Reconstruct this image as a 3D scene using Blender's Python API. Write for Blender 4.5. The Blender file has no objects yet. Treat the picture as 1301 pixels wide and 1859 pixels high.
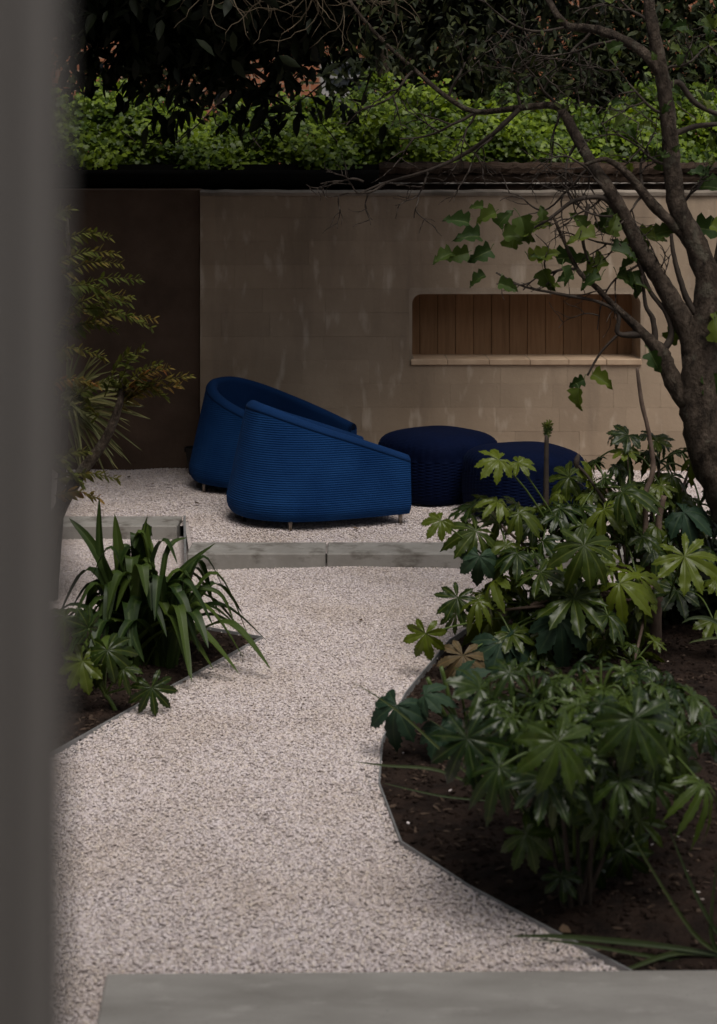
import bpy, bmesh, math, random
import numpy as np
from mathutils import Vector, Matrix
R = math.radians
random.seed(7); rng = np.random.default_rng(11)
sc = bpy.context.scene
col = sc.collection

# ------------------------------------------------------------------ camera, light, exposure
F, H, YH, CX = 2820.0, 1.6, 360.0, 650.5       # focal length in photo pixels, eye height, horizon row, centre column
cam = bpy.data.cameras.new('camera'); camo = bpy.data.objects.new('camera', cam); col.objects.link(camo)
camo.location = (0, 0, H); camo.rotation_euler = (R(90), 0, 0)
cam.sensor_fit = 'HORIZONTAL'; cam.sensor_width = 36.0; cam.lens = 36.0 * F / 1301.0
cam.shift_y = -(929.5 - YH) / 1301.0            # level camera, falling front: uprights stay upright
cam.clip_start = 0.05; cam.clip_end = 400
cam.dof.use_dof = True; cam.dof.focus_distance = 7.0; cam.dof.aperture_fstop = 7.2
sc.camera = camo

SUN_EL, SUN_AZ = 62.0, 158.0                    # azimuth clockwise from +Y (straight ahead)
world = bpy.data.worlds.new('World'); sc.world = world; world.use_nodes = True
nt = world.node_tree; nt.nodes.clear()
sky = nt.nodes.new('ShaderNodeTexSky'); sky.sky_type = 'NISHITA'; sky.sun_disc = False
sky.sun_elevation = R(SUN_EL); sky.sun_rotation = R(SUN_AZ); sky.dust_density = 4.0; sky.air_density = 1.0
hs = nt.nodes.new('ShaderNodeHueSaturation'); hs.inputs['Saturation'].default_value = 0.30
bg = nt.nodes.new('ShaderNodeBackground'); bg.inputs['Strength'].default_value = 0.07
wo = nt.nodes.new('ShaderNodeOutputWorld')
nt.links.new(sky.outputs[0], hs.inputs['Color']); nt.links.new(hs.outputs[0], bg.inputs['Color'])
nt.links.new(bg.outputs[0], wo.inputs['Surface'])
sun = bpy.data.lights.new('sun', 'SUN'); sun.energy = 1.5; sun.angle = R(28); sun.color = (1.0, 0.95, 0.88)
suno = bpy.data.objects.new('sun', sun); col.objects.link(suno)
sd = Vector((math.sin(R(SUN_AZ)) * math.cos(R(SUN_EL)), math.cos(R(SUN_AZ)) * math.cos(R(SUN_EL)), math.sin(R(SUN_EL))))
suno.rotation_euler = sd.to_track_quat('Z', 'Y').to_euler(); suno.location = sd * 30
sc.view_settings.view_transform = 'Standard'; sc.view_settings.look = 'None'
sc.view_settings.gamma = 1.0; sc.view_settings.exposure = 0.22
sc.render.engine = 'CYCLES'; sc.cycles.max_bounces = 6; sc.cycles.transparent_max_bounces = 4

# ------------------------------------------------------------------ helpers
def P(px, py, d):
    s = F / d
    return Vector(((px - CX) / s, d, H - (py - YH) / s))
def G(px, py, z=0.0):
    return P(px, py, F * (H - z) / (py - YH))

def tag(o, label=None, cat=None, group=None, kind=None):
    if label: o['label'] = label
    if cat: o['category'] = cat
    if group: o['group'] = group
    if kind: o['kind'] = kind
    return o
def empty(name, loc=(0, 0, 0), rz=0, parent=None):
    o = bpy.data.objects.new(name, None); col.objects.link(o)
    o.location = loc; o.rotation_euler = (0, 0, rz); o.empty_display_size = 0.1
    if parent: o.parent = parent
    return o
def mesh(name, v, f, mat=None, smooth=True, attrs=None):
    m = bpy.data.meshes.new(name)
    m.from_pydata([tuple(map(float, p)) for p in v] if not isinstance(v, np.ndarray) else v.tolist(), [], f)
    if attrs:
        for k, arr in attrs.items():
            a = m.attributes.new(k, 'FLOAT', 'POINT'); a.data.foreach_set('value', np.asarray(arr, dtype=np.float32))
    if smooth: m.polygons.foreach_set('use_smooth', [True] * len(m.polygons))
    if mat: m.materials.append(mat)
    m.update()
    return m
def link(name, m, parent=None, loc=None, mw=None):
    o = bpy.data.objects.new(name, m); col.objects.link(o)
    if parent: o.parent = parent
    if loc is not None: o.location = loc
    if mw is not None: o.matrix_basis = mw
    return o
def mk(name, v, f, mat, parent=None, smooth=False, loc=None, attrs=None):
    return link(name, mesh(name, v, f, mat, smooth, attrs), parent, loc)
class MB:
    def __init__(s): s.v = []; s.f = []
    def add(s, v, f):
        n = len(s.v); s.v += [tuple(p) for p in v]; s.f += [tuple(i + n for i in q) for q in f]; return s
    def build(s, name, mat, parent=None, smooth=False, loc=None): return mk(name, s.v, s.f, mat, parent, smooth, loc)
def box(x0, x1, y0, y1, z0, z1, b=0.0):
    """a box with chamfered edges"""
    if b <= 0:
        v = [(x, y, z) for x in (x0, x1) for y in (y0, y1) for z in (z0, z1)]
        return v, [(0, 1, 3, 2), (4, 6, 7, 5), (0, 4, 5, 1), (2, 3, 7, 6), (0, 2, 6, 4), (1, 5, 7, 3)]
    bm = bmesh.new(); bmesh.ops.create_cube(bm, size=1)
    for q in bm.verts:
        q.co = ((x0 + x1) / 2 + q.co.x * (x1 - x0), (y0 + y1) / 2 + q.co.y * (y1 - y0), (z0 + z1) / 2 + q.co.z * (z1 - z0))
    bmesh.ops.bevel(bm, geom=list(bm.edges), offset=b, segments=1, affect='EDGES')
    bm.verts.index_update()
    v = [tuple(q.co) for q in bm.verts]; f = [tuple(q.index for q in p.verts) for p in bm.faces]; bm.free()
    return v, f
def tube(pts, rad, n=7, wob=0.0):
    pts = [Vector(p) for p in pts]; v = []; f = []
    k = len(pts); up = Vector((0.31, 0.2, 0.93)).normalized()
    for i, p in enumerate(pts):
        t = (pts[min(i + 1, k - 1)] - pts[max(i - 1, 0)])
        if t.length < 1e-9: t = Vector((0, 0, 1))
        t.normalize(); a = t.cross(up)
        if a.length < 1e-3: a = t.cross(Vector((1, 0, 0)))
        a.normalize(); b = t.cross(a); r = rad[i] if hasattr(rad, '__len__') else rad
        for j in range(n):
            w = 2 * math.pi * j / n; rr = r * (1 + wob * (random.random() - .5))
            v.append(p + a * (math.cos(w) * rr) + b * (math.sin(w) * rr))
    for i in range(k - 1):
        for j in range(n):
            f.append((i * n + j, i * n + (j + 1) % n, (i + 1) * n + (j + 1) % n, (i + 1) * n + j))
    f.append(tuple(range(n - 1, -1, -1))); f.append(tuple((k - 1) * n + j for j in range(n)))
    return v, f
def smooth_path(pts, sub=5):
    """Catmull-Rom through points of any dimension"""
    a = np.array([list(p) for p in pts], float); k = len(a); out = []
    for i in range(k - 1):
        p0, p1, p2, p3 = a[max(i - 1, 0)], a[i], a[i + 1], a[min(i + 2, k - 1)]
        for j in range(sub):
            t = j / sub
            out.append(0.5 * ((2 * p1) + (-p0 + p2) * t + (2 * p0 - 5 * p1 + 4 * p2 - p3) * t * t + (-p0 + 3 * p1 - 3 * p2 + p3) * t ** 3))
    out.append(a[-1]); return np.array(out)
def frame(pos, d, n, s=1.0):
    """matrix with local Y along d and local Z near n"""
    y = Vector(d).normalized(); z = Vector(n); z = z - y * z.dot(y)
    if z.length < 1e-4: z = Vector((0.1, 0.2, 1)); z = z - y * z.dot(y)
    z.normalize(); x = y.cross(z)
    m = Matrix((x, y, z)).transposed().to_4x4() @ Matrix.Scale(s, 4); m.translation = Vector(pos)
    return m
def rnd(a, b): return random.uniform(a, b)

# ------------------------------------------------------------------ materials
def N(t, kind, **kw):
    n = t.nodes.new('ShaderNode' + kind)
    for k, v in kw.items():
        if k in n.inputs.keys(): n.inputs[k].default_value = v
        else: setattr(n, k, v)
    return n
def new_mat(name, rough=0.7, spec=0.5):
    m = bpy.data.materials.new(name); m.use_nodes = True; t = m.node_tree
    b = t.nodes['Principled BSDF']; b.inputs['Roughness'].default_value = rough; b.inputs['Specular IOR Level'].default_value = spec
    return m, t, b
def ramp(t, fac, stops):
    r = t.nodes.new('ShaderNodeValToRGB'); e = r.color_ramp.elements
    while len(e) < len(stops): e.new(0.5)
    for i, (p, c) in enumerate(stops): e[i].position = p; e[i].color = (*c, 1)
    t.links.new(fac, r.inputs[0]); return r.outputs[0]
def noise(t, vec, scale, detail=4, rough=0.55):
    n = N(t, 'TexNoise'); n.inputs['Scale'].default_value = scale; n.inputs['Detail'].default_value = detail
    n.inputs['Roughness'].default_value = rough; t.links.new(vec, n.inputs['Vector']); return n.outputs['Fac']
def mixc(t, fac, a, b, mode='MIX'):
    n = t.nodes.new('ShaderNodeMix'); n.data_type = 'RGBA'; n.blend_type = mode
    for s, x in ((n.inputs[0], fac), (n.inputs[6], a), (n.inputs[7], b)):
        if hasattr(x, 'is_output'): t.links.new(x, s)
        elif isinstance(x, tuple): s.default_value = (*x, 1)
        else: s.default_value = x
    return n.outputs[2]
def math_n(t, op, a, b=0.0):
    n = t.nodes.new('ShaderNodeMath'); n.operation = op
    for s, x in ((n.inputs[0], a), (n.inputs[1], b)):
        if hasattr(x, 'is_output'): t.links.new(x, s)
        else: s.default_value = x
    return n.outputs[0]
def bump(t, b, h, strength=0.5, dist=0.01):
    n = N(t, 'Bump'); n.inputs['Strength'].default_value = strength; n.inputs['Distance'].default_value = dist
    t.links.new(h, n.inputs['Height']); t.links.new(n.outputs[0], b.inputs['Normal'])
def coords(t, kind='Object', scale=(1, 1, 1)):
    c = N(t, 'TexCoord'); m = N(t, 'Mapping'); m.inputs['Scale'].default_value = scale
    t.links.new(c.outputs[kind], m.inputs['Vector']); return m.outputs[0]
def geo_pos(t, scale=(1, 1, 1)):
    c = N(t, 'NewGeometry'); m = N(t, 'Mapping'); m.inputs['Scale'].default_value = scale
    t.links.new(c.outputs['Position'], m.inputs['Vector']); return m.outputs[0]

def simple(name, c1, c2, scale=8, rough=0.8, bs=0.4, bd=0.005, bscale=None, stretch=(1, 1, 1), spec=0.4, per_obj=0.0, metal=0.0):
    m, t, b = new_mat(name, rough, spec); v = geo_pos(t, stretch)
    c = ramp(t, noise(t, v, scale, 6), [(0.3, c1), (0.7, c2)])
    if per_obj:
        o = N(t, 'ObjectInfo'); k = math_n(t, 'MULTIPLY_ADD', o.outputs['Random'], per_obj); k.node.inputs[2].default_value = 1 - per_obj / 2
        h = N(t, 'HueSaturation'); t.links.new(k, h.inputs['Value']); t.links.new(c, h.inputs['Color']); c = h.outputs[0]
    t.links.new(c, b.inputs['Base Color']); b.inputs['Metallic'].default_value = metal
    bump(t, b, noise(t, v, bscale or scale * 6, 6, 0.65), bs, bd)
    return m

def leaf_mat(name, dark, light, vein=None, rough=0.38, trans=0.22, spec=0.5, attr=None, old=None, tscale=30, spots=0):
    """leaf colour varied per leaf (object random or a stored per-leaf value), paler veins, light through the blade"""
    m, t, b = new_mat(name, rough, spec)
    if attr:
        a = N(t, 'Attribute'); a.attribute_name = attr; r = a.outputs['Fac']
    else:
        r = N(t, 'ObjectInfo').outputs['Random']
    v = coords(t)
    nf = noise(t, v, tscale, 3)
    r = math_n(t, 'POWER', r, 2.2)
    k = math_n(t, 'ADD', math_n(t, 'MULTIPLY', r, 0.75), math_n(t, 'MULTIPLY', nf, 0.3))
    st = [(0.1, dark), (0.85, light)]
    if old: st.append((0.97, old))
    c = ramp(t, k, st)
    if vein:
        a = N(t, 'Attribute'); a.attribute_name = 'vein'
        c = mixc(t, math_n(t, 'MULTIPLY', a.outputs['Fac'], 0.75), c, vein)
    if spots:
        sp = ramp(t, noise(t, v, 3.4, 5, .7), [(0.60, (0, 0, 0)), (0.70, (1, 1, 1))])
        c = mixc(t, math_n(t, 'MULTIPLY', sp, spots), c, (0.13, 0.105, 0.022))
    t.links.new(c, b.inputs['Base Color'])
    bump(t, b, noise(t, v, tscale * 1.5, 3), 0.25, 0.004)
    if trans > 0:
        tr = N(t, 'BsdfTranslucent'); h = N(t, 'HueSaturation'); h.inputs['Hue'].default_value = 0.485; h.inputs['Value'].default_value = 1.6; h.inputs['Saturation'].default_value = 1.1
        t.links.new(c, h.inputs['Color']); t.links.new(h.outputs[0], tr.inputs['Color'])
        mx = N(t, 'MixShader'); mx.inputs[0].default_value = trans
        t.links.new(b.outputs[0], mx.inputs[1]); t.links.new(tr.outputs[0], mx.inputs[2])
        t.links.new(mx.outputs[0], t.nodes['Material Output'].inputs['Surface'])
    return m

M = {}
M['soil'] = simple('soil', (0.013, 0.0076, 0.0056), (0.044, 0.0262, 0.0188), 14, 0.95, 1.0, 0.02, 60, spec=0.2)
M['concrete'] = simple('concrete', (0.19, 0.18, 0.165), (0.30, 0.285, 0.265), 3.2, 0.85, 0.25, 0.003, 70, per_obj=0.12)
def slab_mat():
    m, t, b = new_mat('slab_concrete', 0.78, 0.35); v = geo_pos(t, (.6, 1.7, 1))
    c = ramp(t, noise(t, v, 4.5, 6, .6), [(0.28, (0.22, 0.205, 0.186)), (0.72, (0.37, 0.35, 0.325))])
    w = ramp(t, noise(t, geo_pos(t, (1, 2.4, 1)), 9, 5, .65), [(0.56, (0, 0, 0)), (0.70, (1, 1, 1))])
    c = mixc(t, math_n(t, 'MULTIPLY', w, 0.4), c, (0.45, 0.425, 0.395))
    p = ramp(t, noise(t, geo_pos(t), 190, 2, .5), [(0.68, (0, 0, 0)), (0.76, (1, 1, 1))])
    c = mixc(t, math_n(t, 'MULTIPLY', p, 0.5), c, (0.09, 0.08, 0.07))
    t.links.new(c, b.inputs['Base Color']); bump(t, b, noise(t, geo_pos(t), 60, 6, .7), 0.2, 0.003)
    return m
M['slab'] = slab_mat()
M['steel'] = simple('galvanised_steel', (0.22, 0.22, 0.22), (0.36, 0.36, 0.36), 9, 0.5, 0.15, 0.001, 40, spec=0.5, metal=0.35)
M['leg'] = simple('brushed_steel', (0.22, 0.19, 0.16), (0.34, 0.30, 0.26), 30, 0.32, 0.1, 0.0005, 80, metal=1.0)
M['doorpaint'] = simple('grey_paint', (0.118, 0.106, 0.097), (0.126, 0.114, 0.105), 2, 0.6, 0.05, 0.001, 60)
M['black'] = simple('black_metal', (0.005, 0.0045, 0.004), (0.009, 0.008, 0.007), 6, 0.8, 0.2, 0.002, 40, spec=0.12)
M['pot'] = simple('black_plastic', (0.006, 0.006, 0.006), (0.012, 0.011, 0.010), 9, 0.5, 0.1, 0.001, 50)
M['darkwall'] = simple('stained_render', (0.055, 0.032, 0.020), (0.150, 0.098, 0.068), 2.4, 0.9, 0.5, 0.006, 26)
M['oldwood'] = simple('weathered_board', (0.022, 0.013, 0.008), (0.085, 0.052, 0.034), 7, 0.9, 1.0, 0.012, 16, stretch=(0.35, 1, 3))
def bark_mat():
    m, t, b = new_mat('bark', 0.92, 0.25); v = geo_pos(t, (1, 1, .6))
    c = ramp(t, noise(t, v, 34, 6, .65), [(0.30, (0.020, 0.014, 0.010)), (0.52, (0.085, 0.062, 0.046)), (0.75, (0.180, 0.138, 0.105))])
    li = ramp(t, noise(t, geo_pos(t), 17, 4, .6), [(0.56, (0, 0, 0)), (0.66, (1, 1, 1))])
    c = mixc(t, math_n(t, 'MULTIPLY', li, 0.55), c, (0.17, 0.155, 0.115))
    t.links.new(c, b.inputs['Base Color']); bump(t, b, noise(t, v, 55, 6, .7), 1.0, 0.03)
    return m
M['bark'] = bark_mat()
M['twig'] = simple('twig_bark', (0.028, 0.020, 0.015), (0.065, 0.048, 0.036), 20, 0.85, 0.6, 0.003, 60)
M['tantwig'] = simple('dry_twig', (0.065, 0.048, 0.028), (0.15, 0.112, 0.068), 20, 0.85, 0.4, 0.003, 60)
M['stemwood'] = simple('shrub_stem', (0.10, 0.065, 0.048), (0.19, 0.135, 0.105), 22, 0.85, 0.6, 0.004, 50)
M['stalk'] = simple('green_stalk', (0.045, 0.075, 0.014), (0.085, 0.12, 0.024), 18, 0.5, 0.1, 0.001, 60)
M['mortar'] = simple('mortar', (0.28, 0.214, 0.153), (0.39, 0.305, 0.226), 9, 0.95, 0.6, 0.004, 80)
M['coping'] = simple('pale_mortar_cap', (0.13, 0.105, 0.08), (0.40, 0.335, 0.27), 4, 0.9, 0.7, 0.006, 50)
M['sill'] = simple('sill_tile', (0.42, 0.29, 0.19), (0.56, 0.41, 0.28), 10, 0.7, 0.3, 0.003, 60, per_obj=0.2)
M['flashing'] = simple('flaking_white_paint', (0.06, 0.045, 0.035), (0.40, 0.36, 0.32), 22, 0.8, 0.4, 0.003, 90)

def block_mat():
    m, t, b = new_mat('wall_block', 0.92, 0.25); v = geo_pos(t)
    o = N(t, 'ObjectInfo')
    base = ramp(t, noise(t, v, 2.2, 5), [(0.28, (0.30, 0.222, 0.153)), (0.72, (0.43, 0.330, 0.237))])
    fine = noise(t, v, 55, 5, 0.7)
    base = mixc(t, math_n(t, 'MULTIPLY', fine, 0.22), base, (0.20, 0.155, 0.115))
    # tall narrow marks: pale streaks, then broader dark ones
    sv = geo_pos(t, (15, 1, 4.6)); sn = noise(t, sv, 1.0, 3, 0.5)
    st = ramp(t, sn, [(0.58, (0, 0, 0)), (0.74, (1, 1, 1))])
    base = mixc(t, math_n(t, 'MULTIPLY', st, 0.62), base, (0.60, 0.50, 0.40))
    sv2 = geo_pos(t, (5, 1, 0.9)); dn = ramp(t, noise(t, sv2, 1.0, 4, 0.6), [(0.50, (0, 0, 0)), (0.72, (1, 1, 1))])
    base = mixc(t, math_n(t, 'MULTIPLY', dn, 0.52), base, (0.17, 0.130, 0.098))
    h = N(t, 'HueSaturation'); k = math_n(t, 'MULTIPLY_ADD', o.outputs['Random'], 0.12); k.node.inputs[2].default_value = 0.95
    t.links.new(k, h.inputs['Value']); t.links.new(base, h.inputs['Color']); t.links.new(h.outputs[0], b.inputs['Base Color'])
    bump(t, b, noise(t, v, 40, 6, 0.7), 0.45, 0.006)
    return m
M['block'] = block_mat()

def board_mat():
    m, t, b = new_mat('niche_board', 0.7, 0.3); v = geo_pos(t, (22, 1, 1.6)); o = N(t, 'ObjectInfo')
    c = ramp(t, noise(t, v, 3, 5), [(0.3, (0.22, 0.122, 0.060)), (0.7, (0.30, 0.175, 0.092))])
    h = N(t, 'HueSaturation'); k = math_n(t, 'MULTIPLY_ADD', o.outputs['Random'], 0.28); k.node.inputs[2].default_value = 0.86
    t.links.new(k, h.inputs['Value']); t.links.new(c, h.inputs['Color']); t.links.new(h.outputs[0], b.inputs['Base Color'])
    bump(t, b, noise(t, v, 9, 4), 0.2, 0.002)
    return m
M['board'] = board_mat()

def kerb_mat():
    m, t, b = new_mat('kerb_concrete', 0.88, 0.3); v = geo_pos(t); o = N(t, 'ObjectInfo')
    c = ramp(t, noise(t, v, 5, 6, 0.65), [(0.25, (0.22, 0.205, 0.185)), (0.75, (0.36, 0.342, 0.315))])
    # damp, algae-dark blotches low on the faces
    bl = ramp(t, noise(t, geo_pos(t, (1, 1, 2.2)), 7.5, 5, 0.6), [(0.50, (0, 0, 0)), (0.64, (1, 1, 1))])
    c = mixc(t, math_n(t, 'MULTIPLY', bl, 0.75), c, (0.10, 0.085, 0.070))
    wb = ramp(t, noise(t, geo_pos(t, (1, 1, 1.5)), 11, 4, 0.6), [(0.60, (0, 0, 0)), (0.70, (1, 1, 1))])
    c = mixc(t, math_n(t, 'MULTIPLY', wb, 0.35), c, (0.46, 0.44, 0.41))
    t.links.new(c, b.inputs['Base Color']); bump(t, b, noise(t, v, 75, 5, 0.7), 0.3, 0.003)
    return m
M['kerb'] = kerb_mat()

def gravel_stone_mat():
    m, t, b = new_mat('limestone_chips', 0.85, 0.3); o = N(t, 'ObjectInfo')
    c = ramp(t, o.outputs['Random'], [(0.0, (0.27, 0.215, 0.19)), (0.035, (0.56, 0.48, 0.455)), (0.30, (0.67, 0.59, 0.585)), (0.62, (0.74, 0.66, 0.665)), (0.84, (0.68, 0.585, 0.505)), (1.0, (0.80, 0.73, 0.715))])
    v = geo_pos(t); big = noise(t, v, 2.6, 5)
    c = mixc(t, math_n(t, 'MULTIPLY', ramp(t, big, [(0.45, (0, 0, 0)), (0.70, (1, 1, 1))]), 0.36), c, (0.50, 0.395, 0.31))
    t.links.new(c, b.inputs['Base Color']); return m
M['stone'] = gravel_stone_mat()
M['gravelbed'] = simple('gravel_bed', (0.48, 0.415, 0.39), (0.72, 0.635, 0.61), 90, 0.95, 1.0, 0.01, 160)

def fabric_mat(name, c1, c2, weave=0):
    m, t, b = new_mat(name, 0.85, 0.08); v = coords(t)
    c = ramp(t, noise(t, v, 5, 4), [(0.3, c1), (0.7, c2)])
    b.inputs['Sheen Weight'].default_value = 0.03; b.inputs['Sheen Roughness'].default_value = 0.4
    b.inputs['Sheen Tint'].default_value = (0.25, 0.45, 0.9, 1)
    t.links.new(c, b.inputs['Base Color'])
    w = N(t, 'TexWave'); w.wave_type = 'BANDS'; w.bands_direction = 'DIAGONAL'; w.inputs['Scale'].default_value = 70
    t.links.new(v, w.inputs['Vector'])
    bump(t, b, mixc(t, 0.5, w.outputs['Fac'], noise(t, v, 260, 2)), 0.35, 0.002)
    return m
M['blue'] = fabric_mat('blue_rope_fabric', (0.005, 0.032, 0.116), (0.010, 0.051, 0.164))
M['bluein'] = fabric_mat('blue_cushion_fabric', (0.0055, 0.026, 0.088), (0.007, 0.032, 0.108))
M['navy'] = fabric_mat('navy_woven_rope', (0.0009, 0.0034, 0.018), (0.0014, 0.0052, 0.026))

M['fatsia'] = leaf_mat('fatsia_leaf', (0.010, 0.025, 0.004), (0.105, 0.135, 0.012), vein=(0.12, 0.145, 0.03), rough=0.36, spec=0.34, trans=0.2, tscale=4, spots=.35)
M['fatsia_dark'] = leaf_mat('fatsia_deep_green_leaf', (0.007, 0.020, 0.004), (0.060, 0.092, 0.012), vein=(0.09, 0.125, 0.03), rough=0.33, spec=0.36, trans=0.15, tscale=4, spots=.3)  # darker, greener leaf used on the front mound
M['fatsia_old'] = leaf_mat('fatsia_old_leaf', (0.018, 0.040, 0.022), (0.026, 0.052, 0.027), vein=(0.05, 0.08, 0.035), rough=0.6, spec=0.25, trans=0.08)
M['fatsia_brown'] = leaf_mat('fatsia_dry_leaf', (0.10, 0.070, 0.030), (0.13, 0.095, 0.040), vein=(0.20, 0.12, 0.045), rough=0.6, trans=0.15)
M['strap'] = leaf_mat('strap_leaf', (0.012, 0.028, 0.006), (0.070, 0.105, 0.018), vein=(0.075, 0.11, 0.03), rough=0.45, spec=0.25, trans=0.15, tscale=12)
M['treeleaf'] = leaf_mat('tree_leaf', (0.022, 0.050, 0.012), (0.115, 0.150, 0.020), vein=(0.12, 0.16, 0.045), rough=0.5, spec=0.3, trans=0.35)
M['ivy'] = leaf_mat('ivy_leaf', (0.024, 0.055, 0.005), (0.27, 0.37, 0.022), rough=0.42, spec=0.28, trans=0.25, attr='rnd')
M['evergreen'] = leaf_mat('evergreen_leaf', (0.006, 0.009, 0.004), (0.018, 0.024, 0.008), rough=0.6, spec=0.18, trans=0.05, attr='rnd')
M['bgleaf'] = leaf_mat('background_leaf', (0.010, 0.016, 0.005), (0.045, 0.052, 0.013), rough=0.6, spec=0.2, trans=0.10, attr='rnd')
M['bronze'] = leaf_mat('bronze_leaflet', (0.075, 0.105, 0.018), (0.27, 0.16, 0.045), rough=0.6, spec=0.25, trans=0.3, attr='rnd', old=(0.30, 0.085, 0.045))
M['spike'] = leaf_mat('needle_leaf', (0.14, 0.15, 0.06), (0.27, 0.25, 0.10), rough=0.5, trans=0.1)
M['blade'] = leaf_mat('grass_blade', (0.024, 0.040, 0.010), (0.075, 0.092, 0.024), rough=0.45, trans=0.15)
M['litter'] = leaf_mat('dead_leaf', (0.055, 0.030, 0.016), (0.15, 0.095, 0.055), rough=0.8, trans=0.05)

def brick_mat():
    m, t, b = new_mat('house_brick', 0.9, 0.2); n = N(t, 'TexBrick')
    v = geo_pos(t); x = N(t, 'SeparateXYZ'); c = N(t, 'CombineXYZ'); t.links.new(v, x.inputs[0])
    t.links.new(x.outputs[0], c.inputs[0]); t.links.new(x.outputs[2], c.inputs[1]); t.links.new(c.outputs[0], n.inputs['Vector'])
    n.inputs['Scale'].default_value = 1.0; n.inputs['Brick Width'].default_value = 0.225; n.inputs['Row Height'].default_value = 0.075; n.inputs['Mortar Size'].default_value = 0.006
    n.inputs['Color1'].default_value = (0.40, 0.16, 0.085, 1); n.inputs['Color2'].default_value = (0.30, 0.115, 0.06, 1); n.inputs['Mortar'].default_value = (0.35, 0.27, 0.2, 1)
    t.links.new(n.outputs['Color'], b.inputs['Base Color']); bump(t, b, n.outputs['Fac'], -0.4, 0.01)
    return m
M['brick'] = brick_mat()
M['whitepaint'] = simple('white_paint', (0.30, 0.29, 0.28), (0.42, 0.41, 0.40), 5, 0.6, 0.1, 0.002, 40)
gm, gt, gb = new_mat('window_glass', 0.08, 0.6); gb.inputs['Base Color'].default_value = (0.03, 0.035, 0.04, 1); M['glass'] = gm

# ------------------------------------------------------------------ ground, gravel, soil
T = 0.05                                            # the seating terrace lies this much above the path
def sheet(name, poly, z, mat, und=0.0, step=0.08, hole=None):
    """a triangulated polygon sheet cut on a grid so it can undulate"""
    bm = bmesh.new(); polys = poly if isinstance(poly[0], list) else [poly]
    for q in polys: bm.faces.new([bm.verts.new((x, y, 0)) for x, y in q])
    poly = [p for q in polys for p in q]
    bmesh.ops.triangulate(bm, faces=list(bm.faces))
    xs = [p[0] for p in poly]; ys = [p[1] for p in poly]
    for a, lo, hi in ((0, min(xs), max(xs)), (1, min(ys), max(ys))):
        k = lo + step
        while k < hi:
            n = Vector((1, 0, 0)) if a == 0 else Vector((0, 1, 0)); co = n * k
            bmesh.ops.bisect_plane(bm, geom=list(bm.verts) + list(bm.edges) + list(bm.faces), plane_co=co, plane_no=n); k += step
    for v in bm.verts:
        x, y = v.co.x, v.co.y
        v.co.z = z + und * (math.sin(x * 5.3 + y * 2.1) * 0.5 + math.sin(y * 7.7 - x * 3.3) * 0.35 + math.sin(x * 17 + 2) * math.sin(y * 15) * 0.3)
    m = bpy.data.meshes.new(name); bm.to_mesh(m); bm.free(); m.materials.append(mat)
    m.polygons.foreach_set('use_smooth', [True] * len(m.polygons))
    return link(name, m)

def xy(px, py, z=0.0):
    g = G(px, py, z); return (g.x, g.y)
g = mk('ground', [(-150, -60, -0.30), (150, -60, -0.30), (150, 300, -0.30), (-150, 300, -0.30)], [(0, 1, 2, 3)], M['soil'])
tag(g, 'dark garden earth spreading beyond walls', 'ground', kind='structure')

# bed outlines, all traced on the path's level
RB = [xy(2200, 1768), xy(1146, 1768), xy(1000, 1692), xy(850, 1612), xy(728, 1532), xy(688, 1425), xy(694, 1345), xy(735, 1262), xy(815, 1165), xy(905, 1105), xy(1010, 1072), xy(1160, 1058), xy(1900, 1050)]
LB = [xy(-900, 1850), xy(90, 1372), xy(290, 1260), xy(475, 1159), xy(345, 1136), xy(100, 1118), xy(-900, 1105)]
KERB_Y0, KERB_Y1 = 6.73, 6.95
kx0 = (342 - CX) / 415
LK_Y0, LK_Y1 = 7.30, 7.52
lx0 = -0.835
path = sheet('gravel_path', [[(-3.2, 0.3), (3.2, 0.3), (3.2, KERB_Y0 + .1), (-3.2, KERB_Y0 + .1)], [(-3.2, KERB_Y0 + .1), (kx0 + .02, KERB_Y0 + .1), (lx0 + .02, LK_Y0 + .1), (-3.2, LK_Y0 + .1)]], -0.0075, M['gravelbed'], 0.008)
tag(path, 'pale gravel path bending between two planted beds', 'path', kind='structure')
terr = sheet('gravel_terrace', [[(-3.2, LK_Y1 - .1), (lx0 + .005, LK_Y1 - .1), (lx0 + .005, 9.22), (-3.2, 9.22)], [(kx0 + .005, KERB_Y1 - .15), (3.6, KERB_Y1 - .15), (3.6, 9.22), (lx0 + .005, 9.22), (lx0 + .005, LK_Y1 - .1)]], T - 0.0095, M['gravelbed'], 0.008)
tag(terr, 'pale gravel terrace under the blue seats', 'terrace', kind='structure')

SZ = -0.022
rb = sheet('soil_bed_right', RB, 0.0, M['soil'], 0.0, 0.05)
lb = sheet('soil_bed_left', LB, 0.0, M['soil'], 0.0, 0.05)
def rough_soil(o, amp):
    n = len(o.data.vertices); a = np.empty(n * 3); o.data.vertices.foreach_get('co', a); a = a.reshape(-1, 3)
    f = np.zeros(n)
    for k in range(14):
        w = 6 * 1.35 ** k; th = rng.uniform(0, 6.28); f += np.sin((a[:, 0] * math.cos(th) + a[:, 1] * math.sin(th)) * w + rng.uniform(0, 6)) * 1.25 ** -k
    a[:, 2] = SZ + 0.035 + amp * f * 0.35
    o.data.vertices.foreach_set('co', a.ravel()); o.data.update()
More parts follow.
